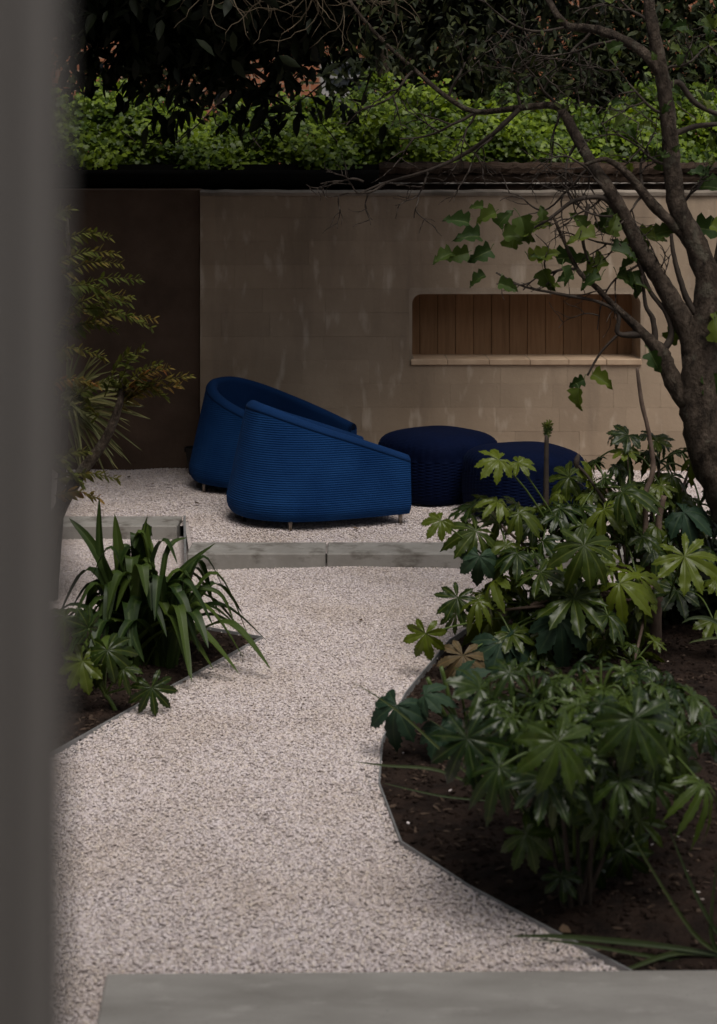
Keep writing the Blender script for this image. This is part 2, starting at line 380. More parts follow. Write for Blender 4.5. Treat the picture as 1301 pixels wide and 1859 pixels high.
# the beds are dished: low at the edging, where the steel strip stands proud
rough_soil(rb, 0.02); rough_soil(lb, 0.014)
def sink_edges(o, poly):
    p = np.array(poly); q = np.roll(p, -1, 0)
    for v in o.data.vertices:
        c = np.array(v.co[:2]); e = q - p; t = np.clip(((c - p) * e).sum(1) / (e * e).sum(1), 0, 1)
        d = np.sqrt((((p + e * t[:, None]) - c) ** 2).sum(1)).min()
        k = min(1, d / 0.30); v.co.z = v.co.z * k + (SZ) * (1 - k) if d > 0.004 else SZ
SZ = -0.014; sink_edges(rb, RB); SZ = -0.003; sink_edges(lb, LB)
tag(rb, 'dark crumbly soil bed right of the gravel path', 'soil bed', kind='structure')
tag(lb, 'dark pointed soil bed left of the gravel path', 'soil bed', kind='structure')

# cut the path away over the beds: shrink those vertices below the soil
def inside(p, poly):
    x, y = p; c = False; j = len(poly) - 1
    for i in range(len(poly)):
        xi, yi = poly[i]; xj, yj = poly[j]
        if (yi > y) != (yj > y) and x < (xj - xi) * (y - yi) / (yj - yi) + xi: c = not c
        j = i
    return c
def edge_dist(c, poly):
    p = np.array(poly); q = np.roll(p, -1, 0); c = np.array(c); e = q - p
    t = np.clip(((c - p) * e).sum(1) / (e * e).sum(1), 0, 1)
    return float(np.sqrt((((p + e * t[:, None]) - c) ** 2).sum(1)).min())
SLAB = [(-0.515, 3.180), (3.0, 3.225), (3.0, 2.0), (-0.44, 2.0)]
bm = bmesh.new(); bm.from_mesh(path.data)
dead = [f for f in bm.faces if any(inside(f.calc_center_median().xy, q) and edge_dist(f.calc_center_median().xy, q) > .02 for q in (RB, LB))]
for v in bm.verts:
    for q in (RB, LB):
        if inside(v.co.xy, q): v.co.z = -0.10
bmesh.ops.delete(bm, geom=[f for f in dead if all(inside(v.co.xy, RB) or inside(v.co.xy, LB) for v in f.verts)], context='FACES')
bm.to_mesh(path.data); bm.free()

def stone_scatter(name, src_polys, z, dens, size, mat, und, label, cat, flat=(1, 1, 0.42), avoid=(), seed=1, sub=1):
    """chips laid by geometry nodes over a hidden-in-plain-sight carrier mesh of points"""
    pts = []
    for poly, dn in src_polys:
        p = np.array(poly); lo = p.min(0); hi = p.max(0); n = int((hi - lo).prod() * dn)
        r = np.random.default_rng(seed); c = r.uniform(lo, hi, (n, 2))
        def ins(c, poly):
            pp = np.array(poly); x, y = c[:, 0], c[:, 1]; res = np.zeros(len(c), bool); j = len(pp) - 1
            for i in range(len(pp)):
                xi, yi = pp[i]; xj, yj = pp[j]
                with np.errstate(divide='ignore', invalid='ignore'):
                    hit = ((yi > y) != (yj > y)) & (x < (xj - xi) * (y - yi) / (yj - yi) + xi)
                res ^= hit; j = i
            return res
        k = ins(c, poly)
        for q in avoid: k &= ~ins(c, q)
        pts.append(c[k])
    c = np.concatenate(pts); x, y = c[:, 0], c[:, 1]
    zz = z + und * (np.sin(x * 5.3 + y * 2.1) * 0.5 + np.sin(y * 7.7 - x * 3.3) * 0.35 + np.sin(x * 17 + 2) * np.sin(y * 15) * 0.3)
    zz = zz + np.random.default_rng(seed + 5).uniform(-0.002, 0.003, len(zz))
    m = bpy.data.meshes.new(name); m.vertices.add(len(c)); m.vertices.foreach_set('co', np.column_stack([x, y, zz]).ravel()); m.materials.append(mat)
    o = link(name, m); tag(o, label, cat, kind='stuff')
    ng = bpy.data.node_groups.new(name + '_nodes', 'GeometryNodeTree')
    ng.interface.new_socket('Geometry', in_out='INPUT', socket_type='NodeSocketGeometry'); ng.interface.new_socket('Geometry', in_out='OUTPUT', socket_type='NodeSocketGeometry')
    nn = ng.nodes.new; L = ng.links.new
    gi = nn('NodeGroupInput'); go = nn('NodeGroupOutput')
    g2i = nn('GeometryNodeGeometryToInstance')
    for k in range(5):
        ico = nn('GeometryNodeMeshIcoSphere'); ico.inputs['Radius'].default_value = 1.0; ico.inputs['Subdivisions'].default_value = sub + 0
        nz = nn('ShaderNodeTexNoise'); nz.noise_dimensions = '4D'; nz.inputs['W'].default_value = k * 3.7 + seed; nz.inputs['Scale'].default_value = 0.8; nz.inputs['Detail'].default_value = 1
        sb = nn('ShaderNodeVectorMath'); sb.operation = 'SUBTRACT'; sb.inputs[1].default_value = (.5, .5, .5)
        sl = nn('ShaderNodeVectorMath'); sl.operation = 'SCALE'; sl.inputs['Scale'].default_value = 1.5
        sp = nn('GeometryNodeSetPosition'); L(nz.outputs['Color'], sb.inputs[0]); L(sb.outputs[0], sl.inputs[0]); L(sl.outputs[0], sp.inputs['Offset'])
        sm = nn('GeometryNodeSetMaterial'); sm.inputs['Material'].default_value = mat
        ss = nn('GeometryNodeSetShadeSmooth'); ss.inputs['Shade Smooth'].default_value = False
        L(ico.outputs['Mesh'], sp.inputs['Geometry']); L(sp.outputs[0], ss.inputs[0]); L(ss.outputs[0], sm.inputs['Geometry']); L(sm.outputs[0], g2i.inputs[0])
    iop = nn('GeometryNodeInstanceOnPoints'); iop.inputs['Pick Instance'].default_value = True
    ri = nn('FunctionNodeRandomValue'); ri.data_type = 'INT'; ri.inputs[4].default_value = 0; ri.inputs[5].default_value = 4
    rr = nn('FunctionNodeRandomValue'); rr.data_type = 'FLOAT_VECTOR'; rr.inputs[0].default_value = (-0.4, -0.4, 0); rr.inputs[1].default_value = (0.4, 0.4, 6.283); rr.inputs['Seed'].default_value = 3
    rs = nn('FunctionNodeRandomValue'); rs.data_type = 'FLOAT_VECTOR'; rs.inputs[0].default_value = tuple(size[0] * q for q in flat); rs.inputs[1].default_value = tuple(size[1] * q for q in flat); rs.inputs['Seed'].default_value = 9
    m2p = nn('GeometryNodeMeshToPoints')
    L(gi.outputs[0], m2p.inputs['Mesh']); L(m2p.outputs[0], iop.inputs['Points']); L(g2i.outputs[0], iop.inputs['Instance'])
    L(ri.outputs[2], iop.inputs['Instance Index']); L(rr.outputs[0], iop.inputs['Rotation']); L(rs.outputs[0], iop.inputs['Scale'])
    L(iop.outputs[0], go.inputs[0])
    md = o.modifiers.new('chips', 'NODES'); md.node_group = ng
    return o
PATHPOLY = [(-1.0, 2.85), (1.0, 2.85), (1.25, 5.2), (2.6, 6.2), (2.6, KERB_Y0 + .002), (kx0 - .02, KERB_Y0 + .002), (lx0 - .02, LK_Y0 + .002), (-2.4, LK_Y0 + .002), (-2.4, 5.5), (-1.2, 4.2)]
stone_scatter('gravel', [(PATHPOLY, 40000)], -0.004, 1, (0.0022, 0.0050), M['stone'], 0.008, 'pale limestone chips covering the path', 'gravel', avoid=(RB, LB, SLAB), seed=2)
TERPOLY = [(-2.2, LK_Y1 - .002), (lx0 + .014, LK_Y1 - .002), (kx0 + .004, KERB_Y1 - .002), (2.6, KERB_Y1 - .002), (2.6, 8.95), (-2.2, 8.95)]
stone_scatter('gravel', [(TERPOLY, 22000)], T - 0.005, 1, (0.0030, 0.0060), M['stone'], 0.008, 'pale limestone chips covering the raised seating terrace', 'gravel', seed=4)
def clods(name, poly, n, o, label, seed):
    c = stone_scatter(name, [(poly, n)], 0.0, 1, (0.003, 0.013), M['soil'], 0.0, label, 'soil', flat=(1, 1, .75), seed=seed)
    me = o.data; a = np.empty(len(me.vertices) * 3); me.vertices.foreach_get('co', a); a = a.reshape(-1, 3)
    b = np.empty(len(c.data.vertices) * 3); c.data.vertices.foreach_get('co', b); b = b.reshape(-1, 3)
    for i in range(0, len(b), 400):
        d = ((b[i:i + 400, None, :2] - a[None, :, :2]) ** 2).sum(2).argmin(1); b[i:i + 400, 2] = a[d, 2] + 0.001
    c.data.vertices.foreach_set('co', b.ravel()); c.data.update()
clods('soil_crumbs', [p for p in RB if p[0] < 1.9] + [(1.5, 5.0), (1.3, 3.3)], 1500, rb, 'loose soil crumbs in the right bed', 6)
clods('soil_crumbs', [xy(60, 1385), xy(290, 1262), xy(470, 1160), xy(345, 1140), xy(60, 1130)], 1500, lb, 'loose soil crumbs in the pointed left bed', 8)

M['chips'] = simple('bark_chips', (0.030, 0.018, 0.012), (0.095, 0.062, 0.042), 40, 0.95, 0.3, 0.002, 90)
def settle(c, o):
    me = o.data; a = np.empty(len(me.vertices) * 3); me.vertices.foreach_get('co', a); a = a.reshape(-1, 3)
    b = np.empty(len(c.data.vertices) * 3); c.data.vertices.foreach_get('co', b); b = b.reshape(-1, 3)
    for i in range(0, len(b), 400):
        d = ((b[i:i + 400, None, :2] - a[None, :, :2]) ** 2).sum(2).argmin(1); b[i:i + 400, 2] = a[d, 2] + 0.003
    c.data.vertices.foreach_set('co', b.ravel()); c.data.update()
RBV = [p for p in RB if p[0] < 1.9] + [(1.5, 5.0), (1.3, 3.3)]
settle(stone_scatter('bark_chips', [(RBV, 420)], 0, 1, (0.003, 0.014), M['chips'], 0, 'scattered brown bark chips on the right bed soil', 'bark chips', flat=(1.2, .5, .35), seed=21), rb)
settle(stone_scatter('stray_stones', [(RBV, 14)], 0, 1, (0.003, 0.006), M['stone'], 0, 'few pale gravel chips strayed onto the right bed soil', 'gravel', seed=22), rb)
settle(stone_scatter('bark_chips', [([xy(60, 1385), xy(290, 1262), xy(470, 1160), xy(345, 1140), xy(60, 1130)], 500)], 0, 1, (0.003, 0.013), M['chips'], 0, 'scattered brown bark chips on the pointed left bed', 'bark chips', flat=(1.2, .5, .35), seed=23), lb)
# steel edging, folded strip by strip
def edging(pts, label, z0=-0.14, z1=0.008, th=0.004):
    e = empty('steel_edging', (pts[0][0], pts[0][1], 0)); tag(e, label, 'edging')
    for (a, b) in zip(pts[:-1], pts[1:]):
        a = Vector((*a, 0)); b = Vector((*b, 0)); d = (b - a).normalized(); n = Vector((-d.y, d.x, 0)) * th / 2
        q = [a + n, a - n, b - n, b + n]; v = [p + Vector((0, 0, z)) - Vector((pts[0][0], pts[0][1], 0)) for z in (z0, z1) for p in q]
        mk('strip', v, [(3, 2, 1, 0), (4, 5, 6, 7), (0, 1, 5, 4), (1, 2, 6, 5), (2, 3, 7, 6), (3, 0, 4, 7)], M['steel'], e)
edging(RB[1:12], 'faceted grey steel edging strip round the right planting bed')
edging(LB[1:6], 'grey steel edging strip meeting in a point at the left bed')

# kerbs
def kerb(x0, x1, y0, y1, z1, label):
    v, f = box(x0, x1, y0, y1, -0.12, z1, 0.006)
    o = mk('concrete_kerb', [(a - x0, b - y0, c) for a, b, c in v], f, M['kerb'], loc=(x0, y0, 0)); tag(o, label, 'kerb', 'concrete kerbs along the terrace')
KT = T + 0.012
j1 = (592 - CX) / 417; j2 = (952 - CX) / 417
kerb(kx0, j1 - .003, KERB_Y0, KERB_Y1, KT, 'short grey concrete kerb below the near blue armchair, left of the joint')
kerb(j1 + .003, j2 - .003, KERB_Y0, KERB_Y1, KT, 'grey stained concrete kerb in the middle, below the poufs')
kerb(j2 + .003, j2 + .9, KERB_Y0, KERB_Y1, KT, 'grey concrete kerb mostly hidden behind the large shrub')
kerb(lx0 - .99, lx0 - .018, LK_Y0, LK_Y1, KT, 'set-back grey concrete kerb on the left, above the strap leaved clump')
v, f = box(0, 1, 0, 1, -0.12, KT + .002)
v = [(kx0 - .012 + (lx0 - kx0) * b + .010 * a, KERB_Y0 + .002 + (LK_Y1 - KERB_Y0) * b, c) for a, b, c in v]
tag(mk('steel_step_edge', v, f, M['steel']), 'thin upright edging joining the two offset kerbs', 'edging')

v = [(x, y, 0.014) for x, y in SLAB] + [(x, y, -0.12) for x, y in SLAB]
so = mk('concrete_slab', v, [(3, 2, 1, 0), (4, 5, 6, 7), (0, 1, 5, 4), (1, 2, 6, 5), (2, 3, 7, 6), (3, 0, 4, 7)], M['slab'])
bv = so.modifiers.new('bevel', 'BEVEL'); bv.width = 0.004; bv.segments = 2
tag(so, 'smooth grey concrete slab crossing the bottom of the path', 'slab')

# ------------------------------------------------------------------ block wall with niche
WY = 8.85; SW = F / WY
wx0 = (363 - CX) / SW; wx1 = 3.4; CH = 0.1355; NC = 12
nx0, nx1 = (744 - CX) / SW, (1166 - CX) / SW; nz0, nz1 = 5 * CH, 8 * CH
wall = empty('block_wall', (wx0, WY, 0)); tag(wall, 'pale brown block wall with a long recessed niche behind the seats', 'wall')
def lw(v): return [(a - wx0, b - WY, c) for a, b, c in v]
mm = MB()
for a in (box(wx0 + .004, nx0 - .004, WY + .003, WY + .15, 0, NC * CH - .002), box(nx1 + .004, wx1, WY + .003, WY + .15, 0, NC * CH - .002),
          box(nx0 - .004, nx1 + .004, WY + .003, WY + .15, 0, nz0 - .004), box(nx0 - .004, nx1 + .004, WY + .003, WY + .15, nz1 + .004, NC * CH - .002)):
    mm.add(lw(a[0]), a[1])
mm.build('mortar', M['mortar'], wall)
nb = 0
for r in range(NC):
    z0, z1 = r * CH, (r + 1) * CH
    x = wx0 - (0 if r % 2 else 0.19); j = 0.00025
    segs = []
    while x < wx1:
        L_ = rnd(0.34, 0.40) if r % 3 else rnd(0.26, 0.36)
        a, b = max(x, wx0), min(x + L_, wx1); x += L_
        if b - a < .05: continue
        if 5 <= r < 8:
            if b <= nx0 or a >= nx1: segs.append((a, b))
            else:
                if a < nx0 - .03: segs.append((a, nx0))
                if b > nx1 + .03: segs.append((nx1, b))
        else: segs.append((a, b))
    for a, b in segs:
        pr = rnd(0.0, 0.0016)
        v, f = box(a + j, b - j, WY - pr, WY + .05, z0 + j, z1 - j, 0.0007)
        mk('block', lw(v), f, M['block'], wall); nb += 1
# sloping mortar cap
n = 60; v = []; f = []
for i in range(n + 1):
    x = wx0 + (wx1 - wx0) * i / n - wx0; q = rnd(-.003, .003)
    v += [(x, -.012 + q, NC * CH - .012), (x, -.014 + q, NC * CH + .006 + q), (x, .07, NC * CH + .022 + q), (x, .15, NC * CH + .02)]
for i in range(n):
    for k in range(3): f.append((i * 4 + k, i * 4 + 4 + k, i * 4 + 5 + k, i * 4 + k + 1))
f += [(0, 1, 2, 3), (n * 4 + 3, n * 4 + 2, n * 4 + 1, n * 4)]
mk('mortar_cap', v, f, M['coping'], wall)
# rendered surround with rounded corners
def rrect(x0, x1, z0, z1, r0, r1, k=6):
    out = []
    for cx, cz, a0, r in ((x1 - r1, z1 - r1, 0, r1), (x0 + r1, z1 - r1, 90, r1), (x0 + r0, z0 + r0, 180, r0), (x1 - r0, z0 + r0, 270, r0)):
        for i in range(k + 1):
            w = R(a0 + 90 * i / k); out.append((cx + r * math.cos(w), cz + r * math.sin(w)))
    return out
inn = rrect(nx0 + .012, nx1 - .012, nz0 + .004, nz1 - .030, 0.015, 0.055); out = rrect(nx0 - .006, nx1 + .006, nz0 - .006, nz1 + .006, 0.015, 0.02)
k = len(inn); v = []; f = []
for y, ring in ((WY - .0015, out), (WY - .003, inn), (WY + .30, inn)): v += [(a - wx0, y - WY, c) for a, c in ring]
v += [(a - wx0, .06, c) for a, c in out]
for i in range(k):
    q = (i + 1) % k
    f += [(i, q, k + q, k + i), (k + i, k + q, 2 * k + q, 2 * k + i), (3 * k + i, 3 * k + q, q, i)]
mk('niche_surround', v, f, M['mortar'], wall)
x = nx0 - .04; i = 0
while x < nx1 + .04:
    q = rnd(0, .004); v, f = box(x + .0012, x + .1045, WY + .275 + q, WY + .30, nz0 - .05, nz1 + .04, 0.002)
    mk('niche_board', lw(v), f, M['board'], wall); x += .1055; i += 1
v, f = box(nx0 - .05, nx1 + .05, WY + .302, WY + .32, nz0 - .05, nz1 + .05); mk('niche_back', lw(v), f, M['black'], wall)
x = nx0 + .004
while x < nx1 - .05:
    w = min(rnd(.20, .24), nx1 - .006 - x); q = rnd(0, .004)
    v, f = box(x + .001, x + w - .001, WY - .012 - q, WY + .275, nz0 - .026, nz0 + .004 + q / 2, 0.003); mk('sill_tile', lw(v), f, M['sill'], wall); x += w

# ------------------------------------------------------------------ boundary wall, gutter, old boards
BY = 9.20
bw = empty('boundary_wall', (-3.4, BY, 0)); tag(bw, 'dark brown stained wall set back on the left, under a black gutter', 'wall')
def lb_(v): return [(a + 3.4, b - BY, c) for a, b, c in v]
v, f = box(-3.4, 3.6, BY, BY + .22, -.05, 1.70, .01); mk('wall_core', lb_(v), f, M['darkwall'], bw)
v, f = box(-3.4, wx0 - .006, 8.92, BY - .014, -.05, 1.655, .008); mk('wall_face', lb_(v), f, M['darkwall'], bw)
v, f = box(-3.4, 3.6, BY + .04, BY + .18, 1.70, 1.76, .006); mk('coping', lb_(v), f, M['darkwall'], bw)
# gutter: half-round trough with brackets
gt_ = empty('gutter', (-3.4, BY, 0)); tag(gt_, 'black half-round gutter running along the dark wall top', 'gutter')
v = []; f = []; K = 12
for xx in (-3.4, 0.12):
    for rr in (0.072, 0.066):
        for i in range(K + 1):
            w = math.pi + math.pi * i / K; v.append((xx + 3.4, -.085 + rr * math.cos(w), 1.765 + rr * 1.35 * math.sin(w)))
for i in range(K):
    a = K + 1
    f += [(i, i + 1, 2 * a + i + 1, 2 * a + i), (a + i + 1, a + i, 3 * a + i, 3 * a + i + 1), (2 * a + i, 2 * a + i + 1, 3 * a + i + 1, 3 * a + i)]
f += [(0, 2 * a, 3 * a, a), (K, a + K, 3 * a + K, 2 * a + K)]
mk('trough', v, f, M['black'], gt_, smooth=True)
v, f = box(0, 3.52, -.012, -.002, 1.60, 1.80); mk('fascia', v, f, M['black'], gt_)
for xx in (0.9, 1.75, 2.6, 3.35):
    v, f = box(xx, xx + .03, -.165, -.004, 1.772, 1.782, .002); mk('bracket', v, f, M['black'], gt_)
# weathered boards on the right
ob = empty('weathered_boards', (0.12, BY, 0)); tag(ob, 'rough dark brown weathered boards along the wall top, right of the gutter', 'boards')
def rough_board(x0, x1, y0, y1, z0, z1, amp, n=40):
    v = []; f = []
    for i in range(n + 1):
        x = x0 + (x1 - x0) * i / n; q = [rnd(-amp, amp) for _ in range(8)]
        v += [(x, y0 + q[0], z0 + q[1]), (x, y0 + q[2] - .01, (z0 + z1) / 2 + q[3]), (x, y0 + q[4], z1 + q[5]), (x, y1, z1 + q[6]), (x, y1, z0)]
    for i in range(n):
        for k in range(5): f.append((i * 5 + k, i * 5 + (k + 1) % 5, i * 5 + 5 + (k + 1) % 5, i * 5 + 5 + k))
    f += [(4, 3, 2, 1, 0), tuple(n * 5 + k for k in range(5))]
    return v, f
xx = 0.0; L3 = [1.25, 1.1, 1.3]
for i, ln in enumerate(L3):
    v, f = rough_board(xx, xx + ln - .006, -.11, -.01, 1.745, 1.81, .007); mk('board', v, f, M['oldwood'], ob)
    v, f = rough_board(xx, xx + ln - .004, -.085, -.01, 1.692, 1.742, .005); mk('board', v, f, M['oldwood'], ob)
    xx += ln
v, f = rough_board(0, 3.6, -.118, -.09, 1.682, 1.690, .0022, 160); mk('flashing', v, f, M['flashing'], ob)
v, f = box(0, 3.6, -.06, -.008, 1.60, 1.68, .003); mk('batten', v, f, M['oldwood'], ob)

# ------------------------------------------------------------------ seats
def chair_meshes():
    AX, BW, FX, n = 0.40, 0.355, 0.40, 2.15
    plan = []
    for i in range(61):
        ph = -math.pi / 2 + math.pi * i / 60; c, s = math.cos(ph), math.sin(ph)
        plan.append((-AX * abs(c) ** (2 / n), BW * math.copysign(abs(s) ** (2 / n), s)))
    K = 16
    arm = [(FX * (i / K), BW * (1 - .05 * (i / K) ** 2)) for i in range(1, K + 1)]
    plan = [(x, -y) for x, y in reversed(arm)] + plan + arm
    p = np.array(plan); t = np.gradient(p, axis=0); t /= np.linalg.norm(t, axis=1)[:, None]
    nrm = np.column_stack([t[:, 1], -t[:, 0]])          # check it points inwards
    if (nrm[len(p) // 2] * np.array([1, 0])).sum() < 0: nrm = -nrm
    hgt = 0.575 - 0.248 * np.clip((p[:, 0] + 0.40) / 0.80, 0, 1) ** 1.22
    lean = 0.105 * np.clip(0.62 - p[:, 0] / 0.9, 0.12, 1)   # inward lean per 0.6 m, strongest at the back
    zb = 0.044
    def outer(i, z, off=0.0):
        k = lean[i] * max(0, z - .12) / .48
        tuck = 0.016 * max(0, (0.095 - z) / .043) ** 2
        q = p[i] + nrm[i] * (k + tuck + off); return (q[0], q[1], z)
    pitch = 0.0104; rows = []
    z = zb
    while z < 0.60: rows.append(z); z += pitch / 6
    V = []; Fc = []; idx = {}
    npn = len(p)
    for i in range(npn):
        top = hgt[i] - .034; last = None
        for r, z in enumerate(rows):
            zz = min(z, top); amp = 0.0030 if zz < top else 0.0
            fade = min(1, max(0, (top - zz) / .02)); ph = (z - zb) / pitch
            off = amp * fade * (1 - abs(math.sin(math.pi * ph))) ** 1.4
            idx[i, r] = len(V); V.append(outer(i, zz, off))
    for i in range(npn - 1):
        for r in range(len(rows) - 1):
            if rows[r] >= max(hgt[i], hgt[i + 1]) - .034: break
            Fc.append((idx[i, r], idx[i + 1, r], idx[i + 1, r + 1], idx[i, r + 1]))
    shell = mesh('shell', V, Fc, M['blue'], True)
    # rim roll and inner face
    V = []; Fc = []; th = 0.060; prof = []
    for w in range(0, 9): a = math.pi * w / 8; prof.append((th / 2 - th / 2 * math.cos(a), .034 * math.sin(a)))
    for i in range(npn):
        top = hgt[i] - .036
        q = [outer(i, top, -.001)]
        for o, dz in prof: q.append(outer(i, top + dz, o - .001))
        for z in (0.75, 0.5, 0.25, 0.0):
            zz = .12 + (top - .12) * z; q.append(outer(i, zz, th + .012 * (1 - z)))
        V += q
    m_ = len(q)
    for i in range(npn - 1):
        for r in range(m_ - 1): Fc.append((i * m_ + r, (i + 1) * m_ + r, (i + 1) * m_ + r + 1, i * m_ + r + 1))
    # vertical front ends of the two arms
    for i in (0, npn - 1):
        base = len(V); zs = np.linspace(zb, hgt[i] - .036, 10)
        for z in zs:
            o = outer(i, z); n_ = outer(i, z, th); mid = outer(i, z, th / 2)
            V += [o, (mid[0] + .012, mid[1], z), n_]
        for r in range(9):
            for k in range(2): Fc.append((base + r * 3 + k, base + r * 3 + k + 1, base + r * 3 + 4 + k, base + r * 3 + 3 + k))
        Fc.append(tuple(i * m_ + r for r in range(0, 11)))
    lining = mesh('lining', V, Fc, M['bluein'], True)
    # seat body: upholstered plinth and cushion following the plan
    def slab_(z0, z1, off, r, mat, name, crown=0.0):
        V = []; Fc = []; lev = [(z0, r), (z0 + r, 0), (z1 - r, 0), (z1 - r * .3, r * .35), (z1, r)]
        ring = [(p[i] + nrm[i] * off) for i in range(npn)]
        ring = [(min(x, FX - .012), y) for x, y in ring]; c = np.mean(ring, 0); k = len(ring)
        for z, ins in lev:
            for x, y in ring: dx, dy = c[0] - x, c[1] - y; L_ = math.hypot(dx, dy); V.append((x + dx / L_ * ins, y + dy / L_ * ins, z))
        for a in range(len(lev) - 1):
            for i in range(k): Fc.append((a * k + i, a * k + (i + 1) % k, (a + 1) * k + (i + 1) % k, (a + 1) * k + i))
        V.append((c[0], c[1], z0)); V.append((c[0], c[1], z1 + crown)); b = len(lev) - 1
        for i in range(k): Fc += [((i + 1) % k, i, len(V) - 2), (b * k + i, b * k + (i + 1) % k, len(V) - 1)]
        return mesh(name, V, Fc, mat, True)
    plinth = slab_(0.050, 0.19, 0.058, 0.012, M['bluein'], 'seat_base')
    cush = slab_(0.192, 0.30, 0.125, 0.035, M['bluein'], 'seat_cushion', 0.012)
    legs = []
    for x, y in ((-.19, -.285), (-.19, .285), (.36, -.295), (.36, .295), (-.33, 0)):
        legs.append(mesh('leg', *tube([(x, y, -.005), (x, y, .075)], [.0095, .0105], 10), M['leg'], True))
    return shell, lining, plinth, cush, legs
CM = chair_meshes()
def armchair(loc, yaw, label):
    e = empty('armchair', loc, R(yaw)); tag(e, label, 'armchair', 'blue ribbed armchairs on the terrace')
    s = link('shell', CM[0], e); link('lining', CM[1], e); link('seat_base', CM[2], e); link('seat_cushion', CM[3], e)
    for l in CM[4]: link('leg', l, e)
    return e
armchair((-0.242, 7.575, T - .002), 21, 'near blue ribbed armchair seen from behind its arm, nearest the kerb')
armchair((-0.515, 8.37, T - .002), -27, 'far blue ribbed armchair partly hidden behind the near one, by the wall')

def pouf_mesh():
    n = 3.1; NA, prof = 288, []
    RB_, HT = 0.283, 0.345
    for i in range(8): a = i / 7; prof.append((RB_ * (.93 + .05 * math.sin(a * math.pi / 2)), .008 + .04 * a, 0.5))
    for i in range(1, 66): a = i / 65; prof.append((RB_ * (.98 + .02 * math.sin(a * math.pi)), .048 + a * (HT - .048 - .12), 1))
    for i in range(1, 30):
        a = i / 29 * math.pi / 2; c_, s_ = math.cos(a) ** (2 / 3.3), math.sin(a) ** (2 / 3.3)
        prof.append((RB_ * .98 * c_, HT - .12 + .12 * s_, max(.35, 1 - i / 34)))
    V = []; Fc = []
    for q, (r, z, wv) in enumerate(prof):
        for j in range(NA):
            w = 2 * math.pi * j / NA; c, s = math.cos(w), math.sin(w)
            rr = r / (abs(c) ** n + abs(s) ** n) ** (1 / n) * 1.02
            colm = j // 6; ph = (j % 6) / 6
            dz = 0.0055 * wv * abs(math.sin(math.pi * (z / .0155 + (colm % 2) * .5))) * math.sin(math.pi * (ph + 1 / 12))
            V.append(((rr + dz) * c, (rr + dz) * s, z))
    for q in range(len(prof) - 1):
        for j in range(NA): Fc.append((q * NA + j, q * NA + (j + 1) % NA, (q + 1) * NA + (j + 1) % NA, (q + 1) * NA + j))
    Fc.append(tuple(range(NA - 1, -1, -1)))
    return mesh('woven_body', V, Fc, M['navy'], True)
PM = pouf_mesh()
foot = mesh('foot', *box(-.02, .02, -.02, .02, -.004, .02, .003), M['black'])
def pouf(x, y, yaw, sx, sz, label):
    e = empty('pouf', (x, y, T), R(yaw)); tag(e, label, 'pouf', 'dark navy woven poufs on the terrace')
    b = link('woven_body', PM, e); b.scale = (sx, sx, sz)
    for a, c in ((.15, .15), (-.15, .15), (.15, -.15), (-.15, -.15)): link('foot', foot, e, (a, c, 0))
pouf(0.415, 8.10, 38, .98, 1.0, 'left woven navy pouf, further back and beside the near armchair')
pouf(0.815, 7.66, 20, 0.96, .96, 'right woven navy pouf half hidden by shrub leaves')

# plant pot behind the far chair
pp = P(338, 870, 8.62); v = []; f = []
ring = [(.040, 0), (.060, .135), (.068, .135), (.068, .155), (.060, .155), (.058, .12)]
for r, z in ring:
    for j in range(16): v.append((r * math.cos(j * math.pi / 8), r * math.sin(j * math.pi / 8), z))
for q in range(len(ring) - 1):
    for j in range(16): f.append((q * 16 + j, q * 16 + (j + 1) % 16, q * 16 + 16 + (j + 1) % 16, q * 16 + 16 + j))
f.append(tuple(range(15, -1, -1))); f.append(tuple(80 + j for j in range(16)))
tag(mk('plant_pot', v, f, M['pot'], loc=(pp.x + .045, 8.72, T - .003)), 'small black tapered pot behind the far armchair', 'pot')

# ------------------------------------------------------------------ grey door edge beside the camera
DD = 0.37
de = empty('grey_door', (-0.60, DD, -0.012)); tag(de, 'blurred grey upright door edge filling the left side close to the camera', 'door')
dx = -(650 - 100) / F * DD
v, f = box(0, dx - .012 + .60, 0, .018, 0, 2.45, .002); mk('door_panel', v, f, M['doorpaint'], de)
v, f = box(dx - .0115 + .60, dx + .60, -.001, .019, 0, 2.45, .003); mk('edge_strip', v, f, M['doorpaint'], de)

# house front round the photographer's doorway, added and sized to block low sky light
hf = empty('house_front', (0, .42, 0)); tag(hf, 'unseen grey house front around the open doorway, behind the camera', 'house')
for q in (box(-7, -.66, 0, .3, -.2, 4.2, .01), box(1.5, 7, 0, .3, -.2, 4.2, .01), box(-.655, 1.495, 0, .3, 2.46, 4.2, .01)): mk('wall', *q, M['doorpaint'], hf)

